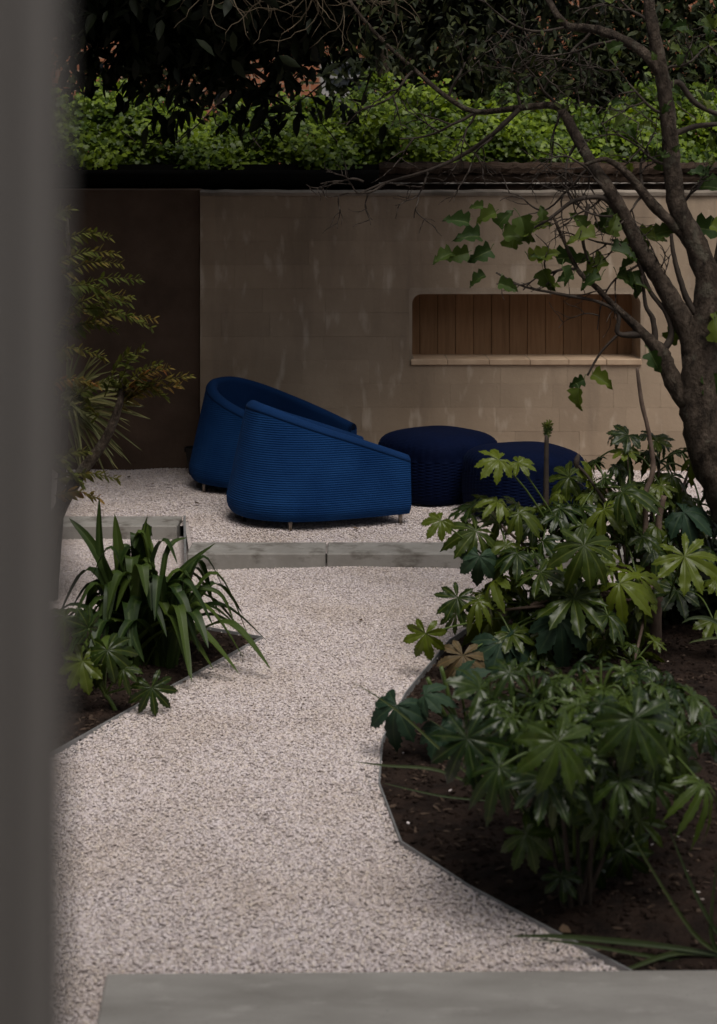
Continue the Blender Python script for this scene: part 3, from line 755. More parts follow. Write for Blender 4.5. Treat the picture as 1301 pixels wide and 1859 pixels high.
# ------------------------------------------------------------------ leaf shapes
def fatsia_leaf(lobes, seed, droop=0.30, mat=None, wide=1.0):
    rn = random.Random(seed); V = []; Fc = []; ve = []
    span = 285 if lobes > 7 else 250; step = span / (lobes - 1)
    U = [-1, -.62, -.16, 0, .16, .62, 1]; S = [0.0, .12, .26, .40, .46, .53, .60, .67, .74, .80, .86, .91, .955, 1.0]; WF = [1, 1, 1, 1, .93, .84, .92, .66, .73, .43, .46, .19, .10, 0]
    for l in range(lobes):
        an = R(90 - span / 2 + l * step + rn.uniform(-6, 6)); off = abs(l - (lobes - 1) / 2) / ((lobes - 1) / 2)
        Ln = (1 - .34 * off ** 1.6) * rn.uniform(.92, 1.06); half = R(step / 2) * 1.02
        dx, dy = math.cos(an), math.sin(an); px, py = -dy, dx; sag = droop * rn.uniform(.5, 1.6); tw = rn.uniform(-.35, .35)
        base = len(V)
        for k, s in enumerate(S):
            w = s * math.tan(half) * WF[k] * (1 if s < .4 else wide * .97)
            for u_ in U:
                r = s * Ln; fold = .055 * (abs(u_) ** .8) * min(1, s * 3) * (1 - .4 * s) - .05 * max(0, abs(u_) - .5) * s
                z = -sag * r ** 2.0 + .022 * math.sin(s * 17 + l * 2.1 + seed) * abs(u_) * min(1, s * 2.5) + fold + tw * u_ * w + .10 * r * (1 - s) 
                V.append((dx * r * (1 - .08 * sag * r) + px * w * u_ * Ln, dy * r * (1 - .08 * sag * r) + py * w * u_ * Ln, z)); ve.append(1.0 if u_ == 0 else 0.0)
        m_ = len(U)
        for k in range(len(S) - 1):
            for j in range(m_ - 1): Fc.append((base + k * m_ + j, base + k * m_ + j + 1, base + (k + 1) * m_ + j + 1, base + (k + 1) * m_ + j)[::-1])
    return mesh('leaf', V, Fc, mat, True, {'vein': ve})
FL = [fatsia_leaf((9, 8, 7)[i % 3], 100 + i, [.25, .45, .8, .35, 1.0, .15, .6][i % 7], M['fatsia'], rnd(.85, 1.03)) for i in range(14)]
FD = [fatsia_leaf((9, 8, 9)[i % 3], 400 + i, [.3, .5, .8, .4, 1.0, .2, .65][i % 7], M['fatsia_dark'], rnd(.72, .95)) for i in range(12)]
FOLD = [fatsia_leaf(7, 300 + i, .8, M['fatsia_old'], 1.25) for i in range(3)]
FBR = [fatsia_leaf(9, 340, .6, M['fatsia_brown'], 1.1)]
BL = []                                             # tree leaf shapes, filled further down
CAMDIR = Vector((0, -1, 0.12))
def stalk(parent, a, b, r0, r1, sag=0.03, mat='stalk'):
    a, b = Vector(a), Vector(b); m_ = (a + b) / 2 + Vector((0, 0, sag))
    pts = smooth_path([a, m_, b], 4); rad = np.linspace(r0, r1, len(pts))
    return mk('leaf_stalk', *tube(pts, rad, 5), M[mat], parent, True)
def put_leaf(root, org, pos, d, n, size, pool=None, tip=None):
    pos = Vector(pos); mw = frame(pos - org, d, n, size); me = random.choice(pool or FL)
    o = link('leaf', me, root, mw=mw)
    if tip is not None: stalk(root, Vector(tip) - org, pos - org - Vector(n).normalized() * .002, *((.0042, .0028, rnd(.0, .04)) if pool is not BL else (.0018, .0012, .004)))
    return o
def rosette(root, org, tip, k, size, plen, cam=0.45, pool=None, lo=-25, hi=70):
    tip = Vector(tip); a0 = rnd(0, 360)
    for i in range(k):
        t = i / max(1, k - 1); az = R(a0 + i * 137.5); el = R(hi + (lo - hi) * t ** .8 + rnd(-8, 8))
        rad = Vector((math.cos(az), math.sin(az), 0)); pd = rad * math.cos(el) + Vector((0, 0, math.sin(el)))
        L_ = plen * rnd(.75, 1.2) * (.55 + .45 * t); pos = tip + pd * L_
        n = Vector((0, 0, .75)) + rad * (.30 + .45 * t) + CAMDIR * cam * rnd(.2, 1.5) + Vector((rnd(-.6, .6), rnd(-.6, .6), rnd(-.2, .2)))
        d = rad * 1.0 + Vector((0, 0, -.25 - .35 * t)); sz = size * (.50 + .50 * min(1, t * 1.8)) * rnd(.7, 1.2)
        put_leaf(root, org, pos, d, n, sz, pool, tip)
def IMGDIR(deg, toward=0.3, down=0.0):
    """direction seen in the picture at an angle (0 right, 90 up), leaning a bit towards the camera"""
    return Vector((math.cos(R(deg)), -toward, math.sin(R(deg)) - down))

# ------------------------------------------------------------------ large shrub behind, right bed
o1 = G(1190, 1176, 0); o1.z = -0.03
sh = empty('fatsia_shrub', o1); tag(sh, 'large broad-leaved shrub with a pale brown stem, tallest in the right bed', 'shrub', 'palmate leaved shrubs')
def stem_tube(name, px, mat, root, org, d, sub=4, n=8, wob=.10):
    """px: list of (x, y, radius_px[, depth offset]) traced on the photo"""
    P3 = []; 
    for q in px:
        dd = d + (q[3] if len(q) > 3 else 0); p = P(q[0], q[1], dd) - org; P3.append((p.x, p.y, p.z, q[2] * dd / F))
    a = smooth_path(P3, sub); return mk(name, *tube(a[:, :3], np.maximum(a[:, 3], .0012), n, wob), M[mat], root, True)
D1 = o1.y
stem_tube('stem', [(1190, 1195, 12), (1189, 1120, 11), (1191, 1065, 13), (1186, 1040, 11)], 'stemwood', sh, o1, D1)
for br in ([(1186, 1050, 9), (1200, 1000, 7), (1195, 950, 6), (1205, 900, 5)], [(1188, 1050, 8), (1165, 1000, 6), (1172, 950, 5), (1170, 900, 5), (1185, 850, 5), (1176, 780, 4), (1164, 730, 4), (1156, 668, 3)],
           [(1182, 1060, 7), (1140, 1035, 5), (1080, 1020, 5, -.1), (1040, 1000, 4, -.25)], [(1180, 1060, 7), (1120, 1065, 5, -.1), (1020, 1080, 5, -.1), (940, 1110, 4, -.1)],
           [(1192, 1090, 6), (1165, 1075, 5), (1150, 1060, 4)]):
    stem_tube('stem', br, 'stemwood', sh, o1, D1)
tips = [(905, 925, -.05, 10, .135), (1000, 930, .0, 9, .13), (1085, 905, .08, 9, .12), (960, 1010, -.15, 10, .14), (1080, 1040, -.2, 10, .135), (1180, 890, .15, 9, .11), (1230, 960, .1, 9, .13), (885, 1085, -.15, 8, .115), (1010, 1110, -.1, 8, .13), (1270, 890, .25, 7, .12), (960, 1075, .15, 6, .14), (1140, 800, .2, 7, .085), (1195, 815, .25, 7, .085), (1100, 860, .1, 8, .10), (1250, 830, .3, 6, .09), (1130, 960, -.05, 9, .12), (1040, 900, .1, 8, .11), (930, 1165, -.25, 6, .10), (1080, 1165, -.15, 7, .11), (1255, 1050, .0, 8, .12), (1150, 1180, -.3, 6, .09)]
for px, py, dd, k, sz in tips:
    t = P(px, py + 25, D1 + dd); rosette(sh, o1, t, k, sz, .15)
    b = P(px * .35 + 1170 * .65, 1090, D1 + dd * .4) if px < 1150 else P(1195, 1010, D1)
    q = smooth_path([P(1188, 1062, D1) - o1, b - o1, t - o1], 5); mk('stem', *tube(q, np.linspace(.008, .005, len(q)), 6, .1), M['stemwood'], sh, True)
# leaves one can point at
for px, py, dd, deg, tow, sz, pool in ((1060, 990, -.35, -80, .75, .150, FL), (1242, 1010, -.25, -60, .7, .150, FL), (1130, 893, -.15, 5, 1.2, .125, FL), (800, 945, -.2, 215, .5, .075, FL),
                            (772, 1150, -.35, -100, .25, .095, FL), (905, 835, -.1, 190, .5, .095, FL), (940, 840, -.05, -20, .8, .07, FL), (830, 1085, -.2, -120, .5, .10, FL),
                            (840, 1190, -.35, -100, .6, .115, FBR), (910, 1165, -.3, -60, .6, .15, FOLD), (1015, 1125, -.3, -80, .9, .13, FOLD), (1140, 790, .1, 200, .6, .085, FL), (1190, 800, .12, 10, .6, .07, FL), (870, 1010, -.2, -100, .4, .09, FOLD), (1150, 1120, -.1, -70, .4, .12, FL), (1240, 930, .0, -20, .8, .13, FOLD), (1075, 870, .1, 120, .6, .09, FL)):
    pos = P(px, py, D1 + dd); d = IMGDIR(deg, tow); n = Vector((0, -.75, .9))
    src = P(px * .6 + 1150 * .4, min(py + 130, 1120), D1 + dd * .4)
    put_leaf(sh, o1, pos, d, n, sz, pool, src)
# budding shoots
for pts in ([(990, 960, 6), (991, 870, 5), (992, 790, 4)], [(1110, 930, 4), (1070, 870, 3), (1048, 845, 3)]):
    stem_tube('shoot', pts, 'twig', sh, o1, D1 + .05, n=6)
for k in range(7):
    p = P(992 + rnd(-6, 6), 780 + rnd(-14, 10), D1 + .05); put_leaf(sh, o1, p, IMGDIR(90 + rnd(-50, 50), .1), (rnd(-1, 1), -.8, .3), .020)
stem_tube('bud', [(1047, 850, 3), (1046, 838, 6), (1050, 824, 2)], 'twig', sh, o1, D1 + .05, n=6)

# ------------------------------------------------------------------ low mounded shrub in front, right bed
o2 = G(1045, 1640, 0); o2.z = -0.03
lo_ = empty('fatsia_shrub', o2); tag(lo_, 'low mounded shrub with glossy hand-shaped leaves in the front right bed', 'shrub', 'palmate leaved shrubs')
D2 = o2.y
for px, py, dd, k, sz in ((1040, 1285, .0, 12, .105), (930, 1300, .05, 10, .098), (1150, 1275, .1, 11, .105), (1000, 1345, -.15, 8, .10), (1110, 1345, -.15, 9, .10), (970, 1240, .25, 9, .10), (1090, 1235, .3, 9, .10), (1210, 1330, .05, 8, .10), (1200, 1260, .3, 8, .105)):
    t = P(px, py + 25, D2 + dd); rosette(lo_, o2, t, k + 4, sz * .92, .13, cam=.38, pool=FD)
    q = smooth_path([(rnd(-.03, .03), rnd(-.02, .03), 0), (t - o2) * .5 + Vector((0, 0, .03)), t - o2], 5); mk('stem', *tube(q, np.linspace(.007, .004, len(q)), 6, .1), M['twig'], lo_, True)
for px, py, dd, deg, tow, sz in ((1012, 1345, -.3, -75, .55, .118), (848, 1340, -.15, -85, .45, .115), (1150, 1305, -.25, -70, .6, .12), (955, 1515, -.1, -50, .6, .085), (1095, 1475, -.1, -95, .5, .085), (1040, 1440, -.1, -100, .5, .07), (1020, 1590, -.05, -70, .6, .06), (1075, 1400, -.1, -60, .5, .09), (1180, 1420, 0, -80, .4, .10), (980, 1430, .05, -120, .4, .09), (1120, 1450, .1, -60, .4, .10), (1000, 1490, .1, -100, .4, .09), (1160, 1490, .1, -70, .4, .10), (1080, 1570, .05, -90, .4, .07), (1220, 1390, .1, -60, .4, .10), (1130, 1540, .0, -80, .3, .09), (1060, 1530, .05, -110, .3, .09), (900, 1390, .1, 200, .6, .09), (870, 1250, .1, 160, .6, .09)):
    pos = P(px, py, D2 + dd); src = P(px * .5 + 1045 * .5, min(1560, py + 120), D2)
    put_leaf(lo_, o2, pos, IMGDIR(deg, tow), (rnd(-.3, .3), -.8, .85), sz, FD, src)

# drooping old-leaved seedling over the edging
o3 = G(850, 1370, 0); o3.z = -0.03
sd_ = empty('fatsia_seedling', o3); tag(sd_, 'dull green drooping leaves hanging over the right bed edging', 'plant')
D3 = o3.y
for px, py, deg, tow, sz in ((720, 1280, -115, .5, .105), (770, 1262, 20, .5, .07), (800, 1320, -60, .8, .09), (830, 1240, 60, .5, .08), (810, 1395, -40, 1.0, .10)):
    put_leaf(sd_, o3, P(px, py, D3 - .05), IMGDIR(deg, tow), (-.2, -.7, .9), sz, FOLD, P(850, 1340, D3))
for a, b in (((800, 1210), (850, 1365)), ((775, 1230), (835, 1345))): stem_tube('stem', [(a[0], a[1], 4), ((a[0] + b[0]) / 2 - 4, (a[1] + b[1]) / 2, 5), (b[0], b[1], 5)], 'stalk', sd_, o3, D3, n=6)

# ------------------------------------------------------------------ ribbon leaves: strap clump, grass blades, spikes
def ribbon(pts, w0, fold=0.18, prof=None, mat=None, name='leaf', taper=0.75, up=(0, 0, 1)):
    a = smooth_path(pts, 5); k = len(a); V = []; Fc = []; ve = []
    up = Vector(up).normalized()
    for i in range(k):
        t = Vector(a[min(i + 1, k - 1)] - a[max(i - 1, 0)]).normalized(); s = i / (k - 1)
        side = t.cross(up)
        if side.length < .15: side = t.cross(Vector((0.2, 1, 0)))
        if i and side.dot(ps) < 0: side = -side
        side.normalize(); ps = side; n = side.cross(t)
        w = w0 * (prof(s) if prof else (min(1, .55 + s * 1.2) * (1 - max(0, (s - taper) / (1 - taper)) ** 1.8)))
        for u, vv in ((-1, 0), (-.5, 0), (-.1, .4), (0, 1), (.1, .4), (.5, 0), (1, 0)):
            V.append(Vector(a[i]) + side * (w * u * .5) + n * (fold * w * abs(u))); ve.append(vv)
    for i in range(k - 1):
        for j in range(6): Fc.append((i * 7 + j, i * 7 + j + 1, i * 7 + 8 + j, i * 7 + 7 + j))
    return mesh(name, V, Fc, mat, True, {'vein': ve})
o4 = G(262, 1205, 0); o4.z = -0.02
sc_ = empty('strap_leaf_clump', o4); tag(sc_, 'clump of arching dark green strap leaves in the left bed', 'plant')
D4 = o4.y; S4 = F / D4
for k in range(84):
    az = k * 2.39996 + rnd(-.2, .2); t = (k + .5) / 62; spread = .05 + .25 * t ** .9; hgt = rnd(.31, .47) * (1.05 - .40 * t)
    b = Vector((rnd(-.09, .10), rnd(-.06, .06), 0)); r = Vector((math.cos(az), math.sin(az) * .8, 0))
    p1 = b + r * spread * .30 + Vector((0, 0, hgt * .62)); p2 = b + r * spread * .75 + Vector((0, 0, hgt * (1.02 - .1 * t)))
    drop = hgt * (.05 + .85 * t * rnd(.6, 1.2)); p3 = b + r * spread * 1.25 + Vector((0, 0, max(.05, hgt * 1.0 - drop)))
    link('leaf', ribbon([b, p1, p2, p3], rnd(.040, .058), .16, mat=M['strap'], taper=.55), sc_)
def traced_blade(root, org, px, d, w, mat, fold=.16, taper=.7):
    link('leaf', ribbon([P(q[0], q[1], d + (q[2] if len(q) > 2 else 0)) - org for q in px], w, fold, mat=mat, taper=taper, up=(rnd(-.25, .25), -.75, .65)), root)
for px, w in (([(262, 1200), (190, 1050), (180, 900)], .030), ([(270, 1200), (225, 1050), (208, 932)], .042), ([(270, 1200), (245, 1060), (268, 935)], .030), ([(270, 1200), (262, 1050), (265, 945)], .05),
              ([(280, 1200), (310, 1060), (392, 985)], .020), ([(285, 1200), (330, 1080), (395, 1075), (425, 1130)], .016), ([(260, 1200), (180, 1010), (125, 940)], .030), ([(285, 1200), (300, 1010), (340, 975, .1)], .018),
              ([(265, 1200), (210, 1070), (205, 1060, -.1), (197, 1130, -.16)], .036), ([(265, 1200), (250, 1090, -.1), (238, 1140, -.18), (262, 1203, -.2)], .036), ([(275, 1200), (310, 1080, -.05), (322, 1075, -.1), (325, 1120, -.14)], .034), ([(275, 1200), (268, 1060, -.1), (270, 1055, -.12), (275, 1110, -.18)], .042)):
    traced_blade(sc_, o4, px, D4, w * 1.15, M['strap'], .16, .5)
# shaded fatsia by the left edging
o5 = G(235, 1290, 0); o5.z = -0.02
fl = empty('fatsia_seedling', o5); tag(fl, 'small hand-leaved plant in front of strap clump, its leaf over the left edging', 'plant')
D5 = o5.y
for px, py, deg, tow, sz in ((195, 1180, -70, .5, .11), (275, 1248, -75, .35, .095), (150, 1200, -100, .5, .10), (225, 1215, -20, .8, .06), (160, 1140, 120, .5, .08), (120, 1120, 200, .5, .09)):
    put_leaf(fl, o5, P(px, py, D5 - .05), IMGDIR(deg, tow), (0, -.8, .8), sz, None, P(190, 1260, D5))
for q in ((190, 1260), (170, 1230)): stem_tube('stem', [(215, 1310, 5), (205, 1280, 4), (q[0], q[1], 4)], 'stalk', fl, o5, D5, n=6)

# grass blades, right bed
def blades(px_base, label, traced, d=None):
    o = G(*px_base); o.z = -.02; e = empty('grass_tuft', o); tag(e, label, 'grass tuft'); D = o.y
    for q, w in traced: traced_blade(e, o, q, D, w * .78, M['blade'], .25, .35)
blades((1330, 1735), 'tuft of long narrow blades by the slab at the lower right corner', [([(1330, 1735), (1270, 1640), (1212, 1500)], .011), ([(1325, 1735), (1255, 1690), (1130, 1490)], .012), ([(1320, 1735), (1180, 1715), (1010, 1700, -.05), (920, 1700, -.08)], .016), ([(1320, 1738), (1230, 1730), (1150, 1755, -.05), (1120, 1768, -.06)], .013), ([(1320, 1738), (1240, 1745), (1040, 1712, -.05), (960, 1706, -.08)], .010), ([(1310, 1738), (1290, 1690), (1301, 1560)], .012)])
blades((905, 1460), 'sparse narrow blades leaning across the right bed edging', [([(905, 1450), (800, 1400), (700, 1390), (640, 1382)], .011), ([(905, 1450), (820, 1380), (720, 1290), (634, 1234)], .010), ([(905, 1455), (800, 1445), (690, 1420)], .008), ([(900, 1455), (850, 1360), (770, 1300)], .007), ([(905, 1455), (950, 1400), (1010, 1350)], .009), ([(900, 1455), (830, 1480), (790, 1475)], .007)])
blades((1330, 1235), 'thin pale blades reaching in at the right edge beside the pale brown stem', [([(1360, 1180), (1300, 1130), (1260, 1122), (1236, 1132)], .020), ([(1360, 1190), (1310, 1160), (1265, 1163), (1250, 1168)], .012), ([(1330, 1235), (1300, 1290), (1262, 1380)], .012), ([(1330, 1240), (1290, 1300), (1180, 1400)], .012)])

# ------------------------------------------------------------------ left: bronze leaved shrub and spiky plant
o6 = G(70, 1100, 0); o6.z = -.02
na = empty('bronze_shrub', o6); tag(na, 'tall bronze and yellow-green feathery shrub beside the grey door edge', 'shrub')
D6 = o6.y
stem_tube('stem', [(70, 1105, 15), (95, 960, 14), (140, 870, 11), (190, 800, 9), (215, 740, 7), (225, 690, 5)], 'bark', na, o6, D6)
stem_tube('stem', [(80, 1050, 9), (90, 800, 8), (110, 650, 6), (125, 500, 5), (120, 380, 3)], 'bark', na, o6, D6 + .05)
def frond(root, org, px0, px1, d, nleaf, ls, mat, sag=10):
    a = P(px0[0], px0[1], d) - org; b = P(px1[0], px1[1], d - .08) - org; m_ = (a + b) / 2 + Vector((0, -.03, sag * d / F))
    q = smooth_path([a, m_, b], 8); mb = MB(); mb.add(*tube(q, np.linspace(.003, .001, len(q)), 5)); rn_ = [0.5] * len(mb.v); r0 = rnd(0, 1)
    for i in range(nleaf):
        t = .12 + .88 * i / (nleaf - 1); c = Vector(q[min(len(q) - 1, int(t * (len(q) - 1)))]); ax = (b - a).normalized()
        for s in (-1, 1):
            side = Vector((rnd(-.3, .3), -.55 * s + rnd(-.2, .2), .45 * s + rnd(-.35, .15))).normalized(); dv = (ax * .75 + side).normalized()
            mw = frame(c, dv, (rnd(-.4, .4), -.6, .8), ls * (1.1 - .5 * t) * rnd(.7, 1.2))
            lv = [(0, 0, 0), (.16, .3, .03), (.12, .7, 0), (0, 1, -.06), (-.12, .7, 0), (-.16, .3, .03), (0, .45, -.03)]
            n0 = len(mb.v); mb.add([mw @ Vector(x) for x in lv], [(0, 1, 6), (1, 2, 6), (2, 3, 6), (3, 4, 6), (4, 5, 6), (5, 0, 6)]); rn_ += [min(1, max(0, r0 * .7 + rnd(-.1, .35)))] * 7
    mk('frond', mb.v, mb.f, mat, root, True, attrs={'rnd': rn_})
for a, b in (((110, 440), (200, 432)), ((100, 480), (215, 462)), ((110, 500), (222, 480)), ((120, 530), (256, 508)), ((120, 520), (215, 545)), ((125, 560), (240, 540)), ((140, 590), (284, 580)), ((150, 560), (278, 598)), ((150, 570), (235, 550)),
             ((120, 600), (210, 600)), ((215, 730), (348, 683)), ((210, 740), (330, 700)), ((205, 720), (262, 632)), ((210, 720), (290, 660)), ((190, 720), (235, 640)), ((180, 760), (120, 700)), ((90, 640), (190, 650)), ((80, 700), (180, 700)), ((100, 760), (200, 690)),
             ((90, 850), (160, 820)), ((100, 870), (215, 870)), ((100, 900), (180, 905)), ((80, 820), (150, 880)), ((80, 420), (130, 380)), ((90, 620), (150, 560)), ((225, 700), (300, 720)), ((215, 720), (310, 668))):
    frond(na, o6, a, b, D6 + rnd(-.1, .1), 20, .060, M['bronze'], 14)
o7 = G(95, 1095, 0); o7.z = -.02
sp_ = empty('spiky_plant', o7); tag(sp_, 'spray of thin olive needle-like leaves below the bronze foliage', 'plant')
D7 = o7.y + .05
stem_tube('stem', [(95, 1098, 10), (110, 900, 8), (120, 740, 6)], 'twig', sp_, o7, D7)
for k in range(64):
    an = -80 + 170 * (k / 63) + rnd(-9, 9); L_ = rnd(90, 150); cx, cy = 120 + rnd(-12, 20), 735 + rnd(-18, 20)
    e = (cx + L_ * math.cos(R(an)) , cy - L_ * math.sin(R(an)) * .9 + 22); m_ = ((cx + e[0]) / 2, (cy + e[1]) / 2 - 8)
    dd = rnd(-.1, .1); traced_blade(sp_, o7, [(cx, cy), (m_[0], m_[1], dd / 2), (e[0], e[1], dd)], D7, .0115, M['spike'], .3, .3)

# ------------------------------------------------------------------ tree on the right
o8 = P(1455, 1190, 5.55); o8.z = -.03
tr = empty('bare_branched_tree', o8); tag(tr, 'gnarled grey-brown tree with mostly bare branches at the right edge', 'tree')
D8 = o8.y
def limb(px, name='limb', mat='bark', n=12, wob=.24, d=0): return stem_tube(name, px, mat, tr, o8, D8 + d, 5, n, wob)
trunk_ = limb([(1460, 1200, 52), (1400, 1060, 47), (1348, 955, 43), (1310, 875, 40), (1281, 795, 37), (1267, 715, 34), (1269, 640, 31), (1283, 570, 26), (1282, 500, 23), (1257, 432, 20), (1229, 375, 17), (1219, 300, 15.5), (1212, 210, 14), (1200, 130, 12.5), (1184, 50, 11), (1174, -30, 9), (1165, -150, 8)], 'trunk', n=16, wob=.26)
limb([(1266, 660, 22), (1243, 590, 20), (1213, 535, 17), (1183, 485, 15), (1155, 440, 14), (1132, 392, 13), (1106, 345, 12), (1075, 300, 10, .1), (1050, 255, 10, .2), (1022, 205, 8, .3), (1002, 192, 7, .35), (945, 196, 6, .4), (864, 203, 5, .5), (813, 178, 4.5, .5), (752, 127, 4, .6), (691, 71, 3.5, .6), (640, 10, 3, .6), (600, -60, 2, .7)])
limb([(945, 196, 5, .4), (894, 244, 4.5, .4), (843, 280, 4, .5), (777, 310, 3, .5), (700, 332, 2.5, .6), (652, 352, 2, .6)], 'twig', 'twig', 7)
limb([(1200, 140, 9), (1170, 98, 9), (1128, 71, 9, .1), (1077, 53, 8.5, .2), (1031, 48, 7.5, .3), (1006, 20, 6, .3), (985, -20, 6, .4)])
limb([(1278, 480, 12), (1240, 425, 11), (1200, 388, 10), (1168, 352, 9), (1140, 318, 7), (1100, 290, 5), (1060, 300, 3)])
limb([(1264, 740, 21), (1232, 712, 18), (1210, 665, 16), (1197, 640, 16), (1183, 622, 12), (1168, 606, 9), (1120, 560, 6), (1082, 522, 5), (1048, 490, 4), (1020, 430, 3), (1003, 390, 2.5)])
limb([(1168, 606, 8), (1122, 606, 5), (1122, 570, 4), (1085, 548, 3), (1020, 535, 3), (950, 520, 2), (900, 495, 2)], 'twig', 'twig', 7)
limb([(1200, 640, 7), (1218, 610, 6), (1210, 570, 5), (1180, 530, 4), (1160, 480, 4), (1145, 440, 3)], 'twig', 'twig', 7)
limb([(1190, 625, 6), (1185, 580, 5), (1172, 555, 4), (1165, 500, 3)], 'twig', 'twig', 7)
limb([(1130, 400, 9), (1110, 370, 7), (1085, 358, 5), (1040, 366, 4), (1000, 395, 3), (960, 420, 2)], 'twig', 'twig', 7)
limb([(1262, 570, 7), (1245, 540, 6), (1232, 500, 5), (1222, 460, 4), (1218, 425, 3)], 'twig', 'twig', 7)
limb([(1210, 250, 7), (1260, 230, 5), (1310, 225, 4)], 'twig', 'twig', 7)
limb([(1206, 170, 7), (1230, 150, 6), (1265, 190, 5), (1320, 215, 4)], 'twig', 'twig', 7)
limb([(1068, 370, 4), (1062, 400, 4), (1058, 440, 3), (1070, 480, 2)], 'twig', 'twig', 7)
limb([(1310, 820, 14), (1301, 640, 10), (1296, 520, 8), (1310, 420, 6)], 'limb', 'bark', 8, .16, .1)
# fine twigs: random walks from points on the limbs
tw = [0]
def fine(x, y, an, L_, r, d=0.0, lvl=0):
    pts = [(x, y, r, d)]; a = an; st = L_ / 6
    for i in range(6):
        a += rnd(-22, 22); x += st * math.cos(R(a)); y -= st * math.sin(R(a)); pts.append((x, y, r * (1 - i / 8), d + rnd(-.03, .03) * i))
    tw[0] += 1; stem_tube('twig', pts, 'twig', tr, o8, D8, 2, 5, .1)
    if lvl < 2:
        for i in (2, 3, 5): fine(pts[i][0], pts[i][1], an + random.choice((-1, 1)) * rnd(25, 60), L_ * .55, r * .6, d, lvl + 1)
for x, y, an, L_, d in ((1106, 345, 150, 120, 0), (1075, 300, 200, 150, .1), (1022, 205, 120, 160, .3), (945, 196, 100, 140, .4), (864, 203, 210, 150, .5), (813, 178, 60, 120, .5), (1128, 71, 200, 160, .1), (1077, 53, 240, 150, .2), (1200, 130, 30, 120, 0),
                     (1228, 375, 20, 100, 0), (1155, 440, 190, 110, 0), (1212, 535, 120, 90, 0), (1218, 300, 150, 130, 0), (1168, 352, 100, 110, 0), (1050, 255, 230, 120, .2), (1048, 490, 170, 110, 0), (1212, 210, 160, 150, 0), (752, 127, 230, 120, .6), (1031, 48, 180, 200, .3), (1184, 50, 140, 160, 0), (1280, 500, 40, 90, 0), (1264, 640, 60, 80, 0)):
    fine(x, y, an, L_, 3.0, d)
def broad_leaf(seed):
    rn_ = random.Random(seed); V = []; Fc = []; ve = []; S = [0, .08, .2, .34, .5, .64, .76, .86, .94, 1]
    W = [.05, .34, .44, .27, .42, .36, .17, .22, .09, 0]
    for k, s in enumerate(S):
        for u in (-1, -.5, -.08, 0, .08, .5, 1):
            w = W[k] * rn_.uniform(.92, 1.08); V.append((u * w, s + (.10 * abs(u) if s < .1 else 0) - .12 * abs(u) * (s < .1), .7 * abs(u) ** 1.4 * w - rn_.uniform(.4, .7) * s * s + rn_.uniform(-.012, .012))); ve.append(1.0 if u == 0 else 0)
    for k in range(len(S) - 1):
        for j in range(6): Fc.append((k * 7 + j, k * 7 + j + 1, k * 7 + 8 + j, k * 7 + 7 + j))
    return mesh('leaf', V, Fc, M['treeleaf'], True, {'vein': ve})
BL.extend(broad_leaf(i) for i in range(10))
def tleaf(px, py, deg, L_, tow=.4, d=0.0):
    dd = D8 + d; put_leaf(tr, o8, P(px, py, dd), IMGDIR(deg, tow), (rnd(-.6, .6), -.7, rnd(.2, .9)), L_ * rnd(.6, .95) * dd / F, BL, P(px, py, dd) + Vector((rnd(-.025, .025), rnd(0, .03), rnd(.01, .035))))
for q in ((870, 430, 170, 55), (850, 405, 160, 45), (905, 410, 60, 50), (915, 430, 10, 60), (890, 455, 200, 60), (850, 460, 190, 45), (930, 450, 90, 50), (985, 400, 95, 40), (960, 470, 20, 50), (985, 490, -70, 50), (975, 470, 30, 55), (1020, 485, -60, 50), (1010, 470, 10, 55),
          (1080, 430, 170, 60), (1090, 420, 60, 50), (1060, 415, 120, 45), (1110, 455, 0, 60), (1130, 440, -30, 55), (1100, 475, 200, 60), (1120, 500, -20, 50), (1150, 515, 0, 45), (1090, 505, 190, 60), (1070, 470, 180, 50), (880, 500, 200, 50), (905, 515, -10, 45), (1040, 500, 190, 45), (1160, 430, 10, 50), (1190, 425, 20, 45),
          (1270, 340, 10, 60), (1285, 320, 150, 50), (1262, 415, 0, 60), (1290, 410, -20, 50), (1060, 690, 200, 45), (1075, 680, -20, 45), (1050, 705, -100, 55), (1180, 640, -70, 60), (1215, 620, 60, 55), (1228, 605, 40, 50), (1290, 680, -80, 70), (1295, 620, 80, 60), (1200, 310, 90, 50), (1290, 720, -60, 70), (820, 460, 190, 40), (945, 425, 40, 45)):
    tleaf(*q, tow=rnd(.1, .6), d=rnd(-.12, .12))
for k in range(12):
    cx_, cy_ = random.choice(((880, 440), (900, 430), (985, 470), (1010, 480), (1080, 440), (1100, 470), (1120, 490), (960, 470), (1170, 470)))
    tleaf(cx_ + random.gauss(0, 34), cy_ + random.gauss(0, 26), rnd(0, 360), rnd(34, 56), tow=rnd(-.2, .7), d=rnd(-.12, .16))
for k in range(60):
    tleaf(random.choice((rnd(1090, 1310), rnd(1210, 1310))), rnd(-10, 320), rnd(0, 360), rnd(16, 30), tow=rnd(-.2, .7), d=rnd(-.2, .4))
limb([(1122, 606, 2.5), (1090, 640, 2.2), (1066, 682, 2)], 'twig', 'twig', 5)

